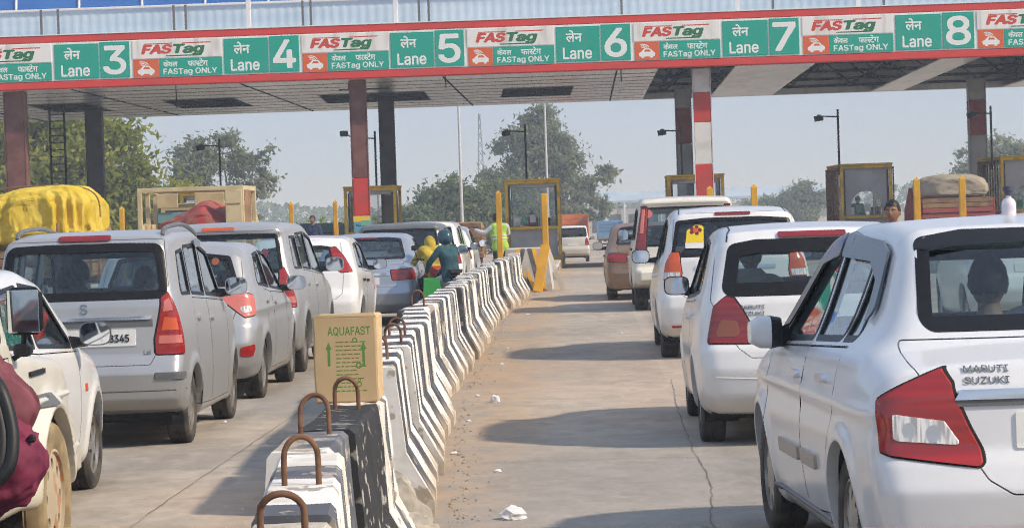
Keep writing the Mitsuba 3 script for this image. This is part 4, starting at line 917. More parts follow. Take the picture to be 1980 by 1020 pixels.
dzire = dict(seal=.05, gap=.006, gh_taper=.10, shoulder=.06, bulge=.075, L=4.0, W=1.74, H=1.56, axles=(.78, 3.21), wr=.30, arch=.355, tw=.185, round=.06, k=.11, cr=.10, tr=.06, yr=.8, tumble=.36, cz=.05, crease=.80,
    side=[(.16, .22), (.03, .34), (0, .50), (.035, .60), (.07, .66), (.08, .90), (.13, 1.00), (.40, 1.06), (.62, 1.20), (.88, 1.45), (1.05, 1.53), (1.5, 1.565), (2.0, 1.555), (2.4, 1.47), (3.15, 1.04), (3.6, .94), (3.88, .77), (3.99, .55), (3.98, .32), (3.85, .2), (2.9, .17), (1.2, .17), (.45, .2)],
    belt=[(0, .98), (.5, 1.03), (1.1, 1.02), (2.3, .97), (3.1, .94), (4, .9)],
    windows=[W2((1.02, 1.06), (1.26, 1.05), (1.26, 1.42), (1.12, 1.36)), W2((1.31, 1.05), (1.86, 1.03), (1.86, 1.455), (1.31, 1.44)), W2((1.93, 1.03), (2.85, .99), (2.32, 1.40), (1.93, 1.455))],
    rear_window=sym((.535, 1.115), (.465, 1.475), (.25, 1.505)).buffer(-.05).buffer(.05, quad_segs=6), windscreen=sym((.58, 1.03), (.47, 1.40)),
    tailgate=W2((-.38, .54), (-.28, .48), (.28, .48), (.38, .54), (.585, .86), (.655, .99), (.655, 1.08), (-.655, 1.08), (-.655, .99), (-.585, .86)), gate_y=.56,
    doors=[P2([(1.2, .30), (1.87, .26), (1.88, 1.0), (1.04, 1.03), (1.0, .78), (1.12, .62)]), P2([(1.885, .26), (2.86, .26), (2.96, .6), (2.94, .96), (1.885, 1.0)])], fseat=1.95, rear_seats=[1.05])
def folded_mirror(t, b, y, z, sd, xf, shell):
    sx = -1 if sd == 'L' else 1; q = b.spot((y, z), sd)
    def ring(x, h, w, n=18): return [(q[0]+sx*x, y-.03+w*math.copysign(abs(math.cos(a))**.6, math.cos(a)), z+.055+h*math.copysign(abs(math.sin(a))**.6, math.sin(a))) for a in np.linspace(0, 2*np.pi, n, endpoint=False)]
    k = put(hull(ring(.10, .078, .105)+ring(.15, .076, .10)+ring(.20, .05, .07)), 'mirror', shell, t, xf=xf, smooth=50)
    put(hull(ring(.045, .07, .095)+ring(.10, .08, .108)), 'mirror_rim', 'black_plastic', k, xf=xf, smooth=50)
    put(hull([(q[0]-sx*.02, y+.02, z-.02), (q[0]-sx*.02, y+.14, z-.02), (q[0]-sx*.02, y+.08, z+.09), (q[0]+sx*.10, y+.08, z-.01), (q[0]+sx*.10, y+.02, z+.05), (q[0]+sx*.08, y, z-.02)]), 'bracket', 'black_plastic', k, xf=xf)
def build_dzire(x, y, yaw, label):
    xf = place(x, y, 0, yaw) @ T().scale([.97, .97, 1.025])
    t, b = car('sedan_car', dzire, xf, 'white_paint_clean', label, hres=.024, wheel='cap')
    k = corner_lamp(t, b, xf, P2([(-.13, .86), (-.04, .895), (.18, .98), (.25, .92), (.34, .75), (.435, .595), (-.02, .645), (-.09, .66)]).buffer(-.012).buffer(.012), 'red_lens', 'tail_light', off=.014)
    for i, q in enumerate(k):
        s = 'LR'[i]
        corner_lamp(t, b, xf, P2([(-.01, .805), (.235, .775), (.315, .68), (.02, .70), (-.005, .71)]).buffer(-.01).buffer(.01), 'clear_lens', 'reversing_lens', sides=s, off=.020, parent=q)
        corner_lamp(t, b, xf, so.unary_union([sg.Point(.075, .742).buffer(.030), sg.Point(.19, .727).buffer(.034)]), 'chrome', 'reflector_bowl', sides=s, off=.022, depth=.01, parent=q)
    put(b.patch(P2([(-.50, .855), (.50, .855), (.475, .895), (-.475, .895)]), 'B', off=.022, depth=.04), 'chrome_strip', 'chrome', t, smooth=30, xf=xf)
    put(b.patch(P2([(-.50, .828), (.50, .828), (.50, .858), (-.50, .858)]), 'B', off=.012, depth=.04), 'plate_recess', 'grey_plastic', t, smooth=30, xf=xf)
    plate(t, b, xf, -.25, .25, .66, .80)
    lettering(t, b, xf, 'MARUTI', -.36, .958, .028, matk='grey_plastic', width=.19); lettering(t, b, xf, 'SUZUKI', -.36, .914, .028, matk='grey_plastic', width=.19)
    lettering(t, b, xf, 'DZIRE', -.40, .832, .022, bold=False, width=.16)
    for sd in 'LR':
        folded_mirror(t, b, 2.62, .98, sd, xf, 'white_paint_clean')
        # smoked rain visors over the side windows and black trim round them
        put(b.patch(W2((.93, 1.19), (1.05, 1.43), (1.22, 1.475), (1.86, 1.51), (1.86, 1.40), (1.30, 1.385), (1.10, 1.31), (1.0, 1.12)), sd, off=.028, depth=.012), 'rain_visor', 'smoke_plastic', t, smooth=30, xf=xf)
        put(b.patch(W2((1.90, 1.51), (2.28, 1.47), (2.9, 1.03), (2.80, 1.0), (2.28, 1.36), (1.90, 1.41)), sd, off=.028, depth=.012), 'rain_visor', 'smoke_plastic', t, smooth=30, xf=xf)
        for a, c in ((1.42, 1.82), (1.92, 2.5)): put(b.patch(rrect(a, c, .475, .54, .012), sd, off=.016, depth=.03), 'side_moulding', 'beige_trim', t, smooth=30, xf=xf)
    handles(t, b, xf, [(1.32, .885), (2.05, .865)], 'chrome')
    for sx in (-1, 1): put(b.line([(sx*.60, .98), (sx*.57, 1.2), (sx*.55, 2.2)], 'T', .012, -.003), 'roof_seam', 'grey_plastic', t, xf=xf)
    put(b.line([(2.9, .28), (1.2, .27)], 'L', .012, .004), 'sill_strip', 'grey_plastic', t, xf=xf)
    return t

wagonr = dict(seal=.055, L=3.6, W=1.50, H=1.665, axles=(.62, 3.0), wr=.285, arch=.335, tw=.165, round=.05, k=.085, cr=.05, tr=.025, tf=.10, tumble=.15, cz=.03, bulge=.035, flare=.02,
    side=[(.12, .30), (.02, .38), (0, .58), (.03, .66), (.07, .72), (.08, 1.10), (.20, 1.55), (.26, 1.62), (.8, 1.66), (1.7, 1.66), (2.15, 1.58), (2.7, 1.12), (3.2, 1.0), (3.48, .85), (3.59, .6), (3.58, .35), (3.45, .22), (2.6, .19), (1.0, .19), (.35, .24)],
    belt=[(0, 1.12), (1, 1.10), (2.3, 1.03), (3.6, .95)],
    windows=[W2((.42, 1.16), (.86, 1.15), (.86, 1.50), (.55, 1.48)), W2((.92, 1.15), (1.58, 1.12), (1.58, 1.53), (.92, 1.52)), W2((1.66, 1.12), (2.48, 1.08), (2.12, 1.45), (1.66, 1.53))],
    rear_window=sym((.635, 1.145), (.585, 1.545), (.3, 1.555)).buffer(-.08).buffer(.08, quad_segs=6), windscreen=sym((.56, 1.12), (.5, 1.48)),
    tailgate=W2((-.56, .76), (-.50, .64), (.50, .64), (.56, .76), (.60, 1.0), (.655, 1.10), (.60, 1.59), (-.60, 1.59), (-.655, 1.10), (-.60, 1.0)), gate_y=.3,
    doors=[P2([(.95, .28), (1.6, .26), (1.61, 1.09), (.90, 1.12), (.84, .8), (.93, .55)]), P2([(1.62, .26), (2.55, .26), (2.62, 1.04), (1.62, 1.09)])], fseat=1.7, rear_seats=[.95])
def build_wagonr(x, y, yaw, label):
    xf = place(x, y, 0, yaw)
    t, b = car('tall_hatchback_car', wagonr, xf, 'silver_paint', label, hres=.028, seat='seat_grey')
    k = corner_lamp(t, b, xf, P2([(-.17, .72), (.13, .72), (.13, .83), (.085, 1.0), (.05, 1.15), (-.02, 1.185), (-.11, 1.0), (-.17, .84)]).buffer(-.015).buffer(.015), 'red_lens', 'tail_light', off=.012)
    for i, q in enumerate(k):
        corner_lamp(t, b, xf, P2([(-.12, .80), (.11, .80), (.10, .86), (-.11, .86)]), 'pink_lens', 'reversing_lens', sides='LR'[i], off=.018, parent=q)
        corner_lamp(t, b, xf, P2([(-.08, .90), (.08, .90), (.05, 1.0), (-.06, .99)]), 'orange_lens', 'indicator_lens', sides='LR'[i], off=.017, parent=q)
        corner_lamp(t, b, xf, P2([(-.03, 1.05), (.06, 1.04), (.04, 1.12), (-.01, 1.14)]), 'pink_lens', 'lamp_cap', sides='LR'[i], off=.016, parent=q)
    rear_patch(t, b, xf, rrect(-.20, .20, 1.587, 1.628, .018), 'dark_red_lens', 'high_brake_light', off=.016)
    put(b.patch(P2([(-.50, .985), (.50, .985), (.52, 1.01), (-.52, 1.01)]), 'B', off=.020, depth=.03), 'chrome_strip', 'chrome', t, smooth=30, xf=xf)
    put(b.patch(P2([(-.52, .93), (.52, .93), (.52, .985), (-.52, .985)]), 'B', off=.006, depth=.03), 'plate_recess', 'grey_plastic', t, smooth=30, xf=xf)
    plate(t, b, xf, -.17, .39, .79, .915, '8345', dx=.155, h=.055, w=.155, dz=.03)
    lettering(t, b, xf, 'S', 0, 1.035, .075, bold=True); lettering(t, b, xf, 'Lxi', .47, .72, .03, matk='grey_plastic', bold=True)
    for sx in (-1, 1):
        put(b.patch(rrect(min(-.17, -.17), .20, .53, .585, .015), 'BR' if sx > 0 else 'BL', off=.014, depth=.03), 'bumper_strip', 'grey_plastic', t, smooth=35, xf=xf)
        p = [b.spot((sx*.56, v), 'T') for v in (.45, .6, 1.4, 2.0, 2.15)]
        pp = [p[0], p[1]+(0, 0, .045), p[2]+(0, 0, .05), p[3]+(0, 0, .045), p[4]]
        put(tube(smoothline(pp, 4), .018, 8), 'roof_rail', 'grey_plastic', t, xf=xf)
        put(b.patch(W2((.90, 1.5), (1.6, 1.575), (2.2, 1.5), (2.2, 1.46), (1.6, 1.51), (.92, 1.46)), 'R' if sx > 0 else 'L', off=.025, depth=.012), 'rain_visor', 'smoke_plastic', t, smooth=30, xf=xf)
    for sd in 'LR': mirror_part(t, b, 2.4, 1.1, sd, xf, 'silver_paint', .19, .15, .06)
    handles(t, b, xf, [(1.05, .96), (1.75, .93)], 'silver_paint')
    put(b.line([(-.74, .45), (.74, .45)], 'B', .007, 0), 'bumper_seam', 'grey_plastic', t, xf=xf)
    return t

hyundai = dict(L=3.77, W=1.66, H=1.52, axles=(.68, 3.1), wr=.29, arch=.345, tw=.175, round=.07, k=.14, cr=.12, tr=.06, tumble=.28, cz=.05, crease=.86,
    side=[(.16, .22), (.03, .34), (0, .55), (.04, .74), (.12, .86), (.17, 1.04), (.42, 1.42), (.55, 1.49), (1.0, 1.52), (1.7, 1.51), (2.1, 1.43), (2.85, 1.04), (3.35, .93), (3.65, .75), (3.76, .5), (3.74, .3), (3.6, .2), (2.8, .17), (1.1, .17), (.4, .2)],
    belt=[(0, 1.07), (1.0, 1.03), (2.2, .96), (3.77, .88)],
    windows=[W2((.62, 1.10), (1.40, 1.05), (1.38, 1.40), (.95, 1.38)), W2((1.47, 1.05), (2.50, .99), (1.98, 1.38), (1.47, 1.41))],
    rear_window=sym((.62, 1.10), (.53, 1.37), (.3, 1.40)), windscreen=sym((.6, 1.04), (.52, 1.38)),
    tailgate=W2((-.56, .72), (-.46, .66), (.46, .66), (.56, .72), (.68, 1.05), (.62, 1.47), (-.62, 1.47), (-.68, 1.05)), gate_y=.45,
    doors=[P2([(1.08, .28), (1.42, .26), (1.43, 1.0), (.95, 1.05), (.95, .7), (1.06, .5)]), P2([(1.44, .26), (2.5, .26), (2.56, .96), (1.44, 1.01)])])
def build_hyundai(x, y, yaw, label):
    xf = place(x, y, 0, yaw)
    t, b = car('hatchback_car', hyundai, xf, 'silver_paint', label, hres=.035)
    k = corner_lamp(t, b, xf, W2((-.22, .82), (-.02, .80), (.17, .96), (.18, 1.0), (-.06, 1.04), (-.24, 1.0)), 'pink_lens', 'tail_light')
    for i, q in enumerate(k): corner_lamp(t, b, xf, W2((-.14, .85), (-.02, .84), (.06, .90), (-.14, .91)), 'clear_lens', 'reversing_lens', sides='LR'[i], off=.015, parent=q)
    corner_lamp(t, b, xf, W2((-.06, .43), (.12, .43), (.12, .52), (-.12, .55)), 'red_lens', 'bumper_reflector')
    rear_patch(t, b, xf, rrect(-.16, .16, 1.43, 1.455, .01), 'dark_red_lens', 'high_brake_light', off=.012)
    put(b.patch(sg.Point(.40, 1.33).buffer(.035), 'B', off=.006, depth=.004), 'round_sticker', 'amber_lens', b.rearglass, smooth=30, xf=xf)
    plate(t, b, xf, -.25, .25, .78, .88)
    for sd in 'LR': mirror_part(t, b, 2.42, 1.0, sd, xf, 'silver_paint', .2, .15, .06)
    handles(t, b, xf, [(1.02, .93), (1.6, .90)], 'silver_paint')
    return t

innova = dict(L=4.58, W=1.77, H=1.70, axles=(.85, 3.6), wr=.32, arch=.38, tw=.2, round=.06, k=.11, cr=.07, tr=.04, tumble=.20, cz=.04,
    side=[(.16, .30), (.03, .40), (0, .60), (.03, .72), (.08, .78), (.10, 1.12), (.24, 1.56), (.20, 1.63), (.30, 1.68), (1.2, 1.70), (2.4, 1.68), (2.75, 1.60), (3.5, 1.10), (4.1, .98), (4.45, .82), (4.57, .6), (4.55, .34), (4.4, .24), (3.3, .21), (1.3, .21), (.4, .25)],
    belt=[(0, 1.14), (1.5, 1.12), (3, 1.04), (4.58, .95)],
    windows=[W2((.45, 1.17), (1.15, 1.16), (1.15, 1.52), (.6, 1.52)), W2((1.23, 1.16), (2.05, 1.13), (2.05, 1.56), (1.23, 1.55)), W2((2.13, 1.13), (3.2, 1.06), (2.7, 1.48), (2.13, 1.56))],
    rear_window=sym((.70, 1.14), (.64, 1.55), (.3, 1.56)), windscreen=sym((.68, 1.1), (.6, 1.52)),
    tailgate=W2((-.64, .74), (-.54, .66), (.54, .66), (.64, .74), (.70, 1.1), (.66, 1.6), (-.66, 1.6), (-.70, 1.1)), gate_y=.42,
    doors=[P2([(1.25, .3), (2.08, .28), (2.09, 1.1), (1.2, 1.14), (1.2, .8)]), P2([(2.1, .28), (3.15, .28), (3.25, 1.04), (2.1, 1.1)])], fseat=2.4, rear_seats=[1.5, .75])
def build_innova(x, y, yaw, label):
    xf = place(x, y, 0, yaw)
    t, b = car('people_carrier_car', innova, xf, 'silver_paint', label, hres=.038)
    k = corner_lamp(t, b, xf, P2([(-.13, .76), (.14, .75), (.13, .90), (.08, 1.16), (-.0, 1.19), (-.06, 1.0), (-.11, .86)]).buffer(-.015).buffer(.015), 'red_lens', 'tail_light', off=.012)
    for i, q in enumerate(k):
        corner_lamp(t, b, xf, P2([(-.10, .80), (.12, .80), (.12, .87), (-.09, .87)]), 'pink_lens', 'reversing_lens', sides='LR'[i], off=.018, parent=q)
    rear_patch(t, b, xf, rrect(-.18, .18, 1.61, 1.645, .014), 'orange_lens', 'high_brake_light', off=.012)
    plate(t, b, xf, -.25, .25, .86, .98)
    put(b.patch(P2([(-.5, 1.0), (.5, 1.0), (.5, 1.04), (-.5, 1.04)]), 'B', off=.015, depth=.03), 'chrome_strip', 'chrome', t, smooth=30, xf=xf)
    put(b.patch(W2((-.16, 1.40), (.14, 1.38), (.16, 1.48), (-.14, 1.50)), 'B', off=.004, depth=.004), 'window_sticker', 'plate_white', b.rearglass, smooth=30, xf=xf)
    for sd in 'LR': mirror_part(t, b, 3.05, 1.1, sd, xf, 'silver_paint', .22, .17, .07)
    handles(t, b, xf, [(1.4, .98), (2.25, .95)], 'silver_paint')
    return t

indica = dict(swift, seal=.04, L=3.7, W=1.665, H=1.485, k=.12, axles=(.62, 3.05),
    side=[(.16, .24), (.03, .36), (0, .55), (.03, .68), (.08, .76), (.12, 1.0), (.34, 1.38), (.46, 1.455), (1.0, 1.485), (1.7, 1.475), (2.1, 1.41), (2.85, 1.0), (3.3, .91), (3.6, .76), (3.69, .55), (3.68, .32), (3.55, .2), (2.7, .17), (1.1, .17), (.4, .2)],
    belt=[(0, 1.0), (1.0, .98), (2.2, .93), (3.7, .85)],
    windows=[W2((.60, 1.03), (1.36, 1.0), (1.34, 1.36), (.86, 1.34)), W2((1.43, 1.0), (2.45, .95), (1.95, 1.33), (1.43, 1.37))],
    rear_window=sym((.50, 1.0), (.50, 1.30), (.3, 1.335)), windscreen=sym((.6, 1.0), (.52, 1.34)),
    tailgate=W2((-.60, .68), (-.5, .60), (.5, .60), (.60, .68), (.62, 1.03), (.56, 1.42), (-.56, 1.42), (-.62, 1.03)), doors=[P2([(1.0, .28), (1.39, .26), (1.40, .96), (.95, .99), (.95, .7)]), P2([(1.41, .26), (2.45, .26), (2.5, .92), (1.41, .96)])], fseat=1.55)
def build_indica(x, y, yaw, label, front=False):
    xf = place(x, y, 0, yaw)
    t, b = car('hatchback_car', indica, xf, 'white_paint', label, hres=.034, wheel='alloy' if front else 'cap')
    corner_lamp(t, b, xf, P2([(-.12, .98), (.10, .97), (.16, 1.02), (.10, 1.30), (.0, 1.32), (-.06, 1.2)]).buffer(-.015).buffer(.015), 'red_lens', 'tail_light')
    plate(t, b, xf, -.25, .25, .72, .83)
    rear_patch(t, b, xf, rrect(-.34, .30, .88, .93, .015), 'white_paint', 'gate_handle', off=.02)
    for sd in 'LR':
        mirror_part(t, b, 2.42, .97, sd, xf, 'grey_plastic', .2, .15, .06)
        side_patch(t, b, xf, rrect(2.62, 2.68, .66, .71, .015), 'orange_lens', 'side_repeater', sides=sd)
    handles(t, b, xf, [(1.0, .84), (1.56, .82)], 'black_plastic')
    return t

smallsedan = dict(dzire, seal=.03, gh_taper=0, shoulder=.015, bulge=.05, tumble=.27, gap=.004, L=4.2, W=1.68, H=1.46, axles=(.85, 3.4), k=.13,
    side=[(.16, .22), (.03, .34), (0, .52), (.05, .66), (.06, .88), (.12, .96), (.55, 1.0), (.85, 1.15), (1.2, 1.38), (1.45, 1.44), (1.8, 1.46), (2.2, 1.44), (2.5, 1.37), (3.2, .98), (3.75, .88), (4.05, .74), (4.19, .52), (4.17, .3), (4.0, .2), (3.0, .17), (1.3, .17), (.45, .2)],
    belt=[(0, .93), (.6, .96), (1.3, .96), (2.4, .91), (4.2, .84)],
    windows=[W2((1.28, 1.02), (2.05, .97), (2.05, 1.35), (1.6, 1.34)), W2((2.12, .97), (2.95, .93), (2.45, 1.30), (2.12, 1.35))],
    rear_window=sym((.62, 1.05), (.52, 1.36), (.3, 1.38)), windscreen=sym((.6, .98), (.52, 1.32)),
    tailgate=W2((-.52, .62), (.52, .62), (.58, .9), (.62, 1.02), (-.62, 1.02), (-.58, .9)), gate_y=.7,
    doors=[P2([(1.3, .28), (2.08, .26), (2.09, .94), (1.2, .97), (1.2, .7)]), P2([(2.1, .26), (3.0, .26), (3.08, .9), (2.1, .94)])], fseat=2.1, rear_seats=[1.3])
def build_smallsedan(x, y, yaw, label, paint, lens='red_lens', hres=.042):
    xf = place(x, y, 0, yaw)
    t, b = car('sedan_car', smallsedan, xf, paint, label, hres=hres, detail=1)
    corner_lamp(t, b, xf, W2((-.18, .74), (.32, .72), (.34, .88), (-.16, .90)), lens, 'tail_light')
    k = rear_patch(t, b, xf, rrect(-.42, .42, .80, .84, .01), 'chrome', 'chrome_strip', off=.015)
    plate(t, b, xf, -.25, .25, .66, .77)
    rear_patch(t, b, xf, rrect(-.14, .14, 1.37, 1.395, .008), 'dark_red_lens', 'high_brake_light', off=.01)
    for sd in 'LR': mirror_part(t, b, 2.85, .95, sd, xf, 'black_plastic' if paint == 'bronze_paint' else paint, .2, .15, .06)
    handles(t, b, xf, [(1.35, .84), (2.25, .82)], paint)
    return t

ertiga = dict(L=4.27, W=1.74, H=1.70, axles=(.75, 3.5), wr=.31, arch=.365, tw=.19, round=.07, k=.13, cr=.10, tr=.05, tumble=.22, cz=.05,
    side=[(.16, .26), (.03, .38), (0, .58), (.03, .72), (.10, .80), (.12, 1.12), (.32, 1.56), (.36, 1.64), (.8, 1.69), (1.6, 1.70), (2.2, 1.66), (2.5, 1.56), (3.3, 1.08), (3.85, .96), (4.15, .78), (4.26, .55), (4.24, .32), (4.1, .22), (3.1, .19), (1.2, .19), (.4, .22)],
    belt=[(0, 1.12), (1.5, 1.07), (2.8, 1.0), (4.27, .92)],
    windows=[W2((.52, 1.20), (1.05, 1.15), (1.05, 1.52), (.72, 1.50)), W2((1.13, 1.12), (1.9, 1.09), (1.9, 1.56), (1.13, 1.55)), W2((1.98, 1.09), (3.0, 1.02), (2.5, 1.47), (1.98, 1.56))],
    rear_window=sym((.70, 1.15), (.63, 1.54), (.3, 1.565)), windscreen=sym((.65, 1.08), (.57, 1.5)),
    tailgate=W2((-.60, .72), (-.5, .66), (.5, .66), (.60, .72), (.70, 1.12), (.66, 1.63), (-.66, 1.63), (-.70, 1.12)), gate_y=.45,
    doors=[P2([(1.15, .3), (1.93, .28), (1.94, 1.06), (1.1, 1.10), (1.1, .8)]), P2([(1.95, .28), (2.95, .28), (3.04, 1.0), (1.95, 1.06)])], fseat=2.2, rear_seats=[1.4, .65])
def build_ertiga(x, y, yaw, label):
    xf = place(x, y, 0, yaw)
    t, b = car('people_carrier_car', ertiga, xf, 'white_paint', label, hres=.038, glassk='dark_glass')
    k = corner_lamp(t, b, xf, P2([(-.14, .90), (.12, .90), (.13, .97), (.10, 1.12), (.05, 1.20), (-.06, 1.20), (-.12, 1.08)]).buffer(-.015).buffer(.015), 'orange_lens', 'tail_light')
    for i, q in enumerate(k): corner_lamp(t, b, xf, P2([(-.13, .91), (.11, .91), (.11, .98), (-.13, .98)]), 'clear_lens', 'reversing_lens', sides='LR'[i], off=.016, parent=q)
    rear_patch(t, b, xf, rrect(-.20, .20, 1.60, 1.635, .012), 'dark_red_lens', 'high_brake_light', off=.014)
    corner_lamp(t, b, xf, W2((-.0, .60), (.2, .60), (.16, .66), (-.0, .66)), 'red_lens', 'bumper_reflector', off=.008)
    corner_lamp(t, b, xf, rrect(.05, .30, .36, .385, .008), 'red_lens', 'bumper_reflector', off=.008)
    plate(t, b, xf, -.25, .25, .86, .98)
    put(b.patch(P2([(-.45, 1.0), (.45, 1.0), (.45, 1.04), (-.45, 1.04)]), 'B', off=.015, depth=.03), 'chrome_strip', 'chrome', t, smooth=30, xf=xf)
    # the sticker: yellow sheet with a white foot, a red flower with dark petals and a green leaf
    s = put(b.patch(W2((-.55, 1.24), (-.34, 1.235), (-.33, 1.49), (-.42, 1.50), (-.52, 1.44)), 'B', off=.004, depth=.004), 'window_sticker', 'sticker_yellow', b.rearglass, smooth=30, xf=xf)
    put(b.patch(rrect(-.545, -.34, 1.24, 1.30, .01), 'B', off=.0075, depth=.003), 'white_foot', 'plate_white', s, smooth=30, xf=xf)
    put(b.patch(so.unary_union([sg.Point(-.425+.05*math.cos(a), 1.44+.035*math.sin(a)).buffer(.022) for a in np.arange(5)*1.257]), 'B', off=.0075, depth=.003), 'dark_petals', 'maroon_trim', s, smooth=30, xf=xf)
    put(b.patch(sg.Point(-.425, 1.44).buffer(.026), 'B', off=.011, depth=.003), 'red_flower', 'orange_lens', s, smooth=30, xf=xf)
    put(b.patch(W2((-.53, 1.36), (-.44, 1.33), (-.42, 1.38), (-.5, 1.40)), 'B', off=.0075, depth=.003), 'green_leaf', 'leaf_green', s, smooth=30, xf=xf)
    for sd in 'LR': mirror_part(t, b, 2.9, 1.06, sd, xf, 'black_plastic', .22, .17, .07)
    handles(t, b, xf, [(1.3, .93), (2.1, .90)], 'white_paint')
    for sx in (-1, 1): put(b.line([(sx*.60, .45), (sx*.58, .9), (sx*.56, 2.0)], 'T', .008, 0), 'roof_seam', 'black_plastic', t, xf=xf)
    return t

scorpio = dict(L=4.4, W=1.82, H=1.90, axles=(.85, 3.53), wr=.36, arch=.43, tw=.22, round=.05, k=.09, cr=.04, tr=.03, tumble=.13, cz=.03, bulge=.03,
    side=[(.12, .42), (.0, .46), (0, .70), (.06, .74), (.07, 1.12), (.16, 1.72), (.10, 1.82), (.2, 1.875), (1.2, 1.90), (2.3, 1.86), (2.55, 1.76), (3.1, 1.26), (3.9, 1.14), (4.3, 1.0), (4.4, .75), (4.38, .45), (4.2, .36), (3.2, .34), (1.3, .34), (.4, .38)],
    belt=[(0, 1.14), (1.5, 1.14), (3, 1.12), (4.4, 1.05)],
    windows=[W2((.35, 1.2), (1.15, 1.18), (1.15, 1.68), (.42, 1.68)), W2((1.23, 1.18), (1.95, 1.18), (1.95, 1.70), (1.23, 1.70)), W2((2.03, 1.18), (2.85, 1.18), (2.5, 1.64), (2.03, 1.70))],
    rear_window=sym((.71, 1.08), (.69, 1.71), (.3, 1.72)), windscreen=sym((.68, 1.28), (.62, 1.7)),
    tailgate=W2((-.70, .78), (.70, .78), (.73, 1.1), (.71, 1.78), (-.71, 1.78), (-.73, 1.1)), gate_y=.3,
    doors=[P2([(1.25, .42), (1.98, .42), (1.99, 1.14), (1.2, 1.14), (1.2, .8)]), P2([(2.0, .42), (2.85, .42), (2.95, 1.12), (2.0, 1.14)])], fseat=2.15, rear_seats=[1.3], floor=.4, zseat=.55)
def build_scorpio(x, y, yaw, label):
    xf = place(x, y, 0, yaw)
    t, b = car('sport_utility_car', scorpio, xf, 'cream_paint', label, hres=.045)
    k = corner_lamp(t, b, xf, P2([(-.06, 1.02), (.16, 1.02), (.14, 1.25), (.11, 1.74), (.0, 1.74), (-.04, 1.4)]), 'dark_red_lens', 'tail_light', off=.015)
    for i, q in enumerate(k): corner_lamp(t, b, xf, P2([(.03, 1.3), (.09, 1.3), (.08, 1.7), (.03, 1.7)]), 'pink_lens', 'lamp_strip', sides='LR'[i], off=.022, parent=q)
    put(b.patch(sg.Point(-.62, 1.62).buffer(.07), 'B', off=.004, depth=.004), 'round_sticker', 'pink_lens', b.rearglass, smooth=30, xf=xf)
    plate(t, b, xf, -.25, .25, .86, .97)
    put(rbox(-.8, .8, -.06, .05, .5, .68, .03), 'rear_step', 'cream_paint', t, xf=xf)
    for sd in 'LR': mirror_part(t, b, 2.75, 1.2, sd, xf, 'black_plastic', .2, .2, .06)
    handles(t, b, xf, [(1.35, 1.02), (2.1, 1.02)], 'black_plastic')
    return t

def build_mpv(x, y, yaw, label, paint, hres=.045, sp=None, lens='red_lens', name='people_carrier_car', glassk='dark_glass'):
    xf = place(x, y, float(gz(y)), yaw); sp = sp or dict(innova, H=1.6, L=4.2, axles=(.75, 3.3), side=[(p if p < 3 else p-.38, q if q < 1 else 1+(q-1)*.86) for p, q in innova['side']],
        windows=[affinity.scale(w, 1, .86, origin=(0, 1)) for w in innova['windows'][:2]], rear_window=affinity.scale(innova['rear_window'], 1, .86, origin=(0, 1)), windscreen=affinity.scale(innova['windscreen'], 1, .86, origin=(0, 1)))
    t, b = car(name, sp, xf, paint, label, hres=hres, detail=0, glassk=glassk)
    corner_lamp(t, b, xf, P2([(-.12, .76), (.13, .76), (.10, 1.0), (.04, 1.10), (-.06, 1.0)]), lens, 'tail_light')
    plate(t, b, xf, -.25, .25, .76, .87)
    for sd in 'LR': mirror_part(t, b, sp['L']*.64, 1.0, sd, xf, 'black_plastic', .2, .16, .06)
    return t

jeep = dict(L=4.1, W=1.72, H=1.84, axles=(.72, 3.42), wr=.37, arch=.44, tw=.21, round=.04, k=.06, cr=.02, cf=.05, tr=.02, tf=.02, tumble=.10, cz=.02, bulge=.012, flare=.06, zm=.75, winset=-.03,
    side=[(.05, .45), (.0, .50), (0, 1.1), (.06, 1.78), (.15, 1.83), (1.4, 1.84), (2.35, 1.80), (2.45, 1.74), (2.72, 1.14), (3.85, 1.05), (4.0, .98), (4.08, .8), (4.08, .45), (3.9, .38), (3.0, .36), (1.2, .36), (.3, .42)],
    belt=[(0, 1.12), (2.7, 1.12), (4.1, 1.02)],
    windows=[W2((.3, 1.18), (1.2, 1.18), (1.2, 1.68), (.34, 1.68)), W2((1.5, 1.18), (2.52, 1.18), (2.34, 1.68), (1.5, 1.70))],
    rear_window=sym((.6, 1.15), (.58, 1.65)), windscreen=sym((.70, 1.22), (.66, 1.70)), doors=[P2([(1.3, .45), (2.5, .45), (2.6, 1.1), (1.3, 1.12)])], fseat=1.75, rear_seats=[.8], floor=.42, zseat=.6)
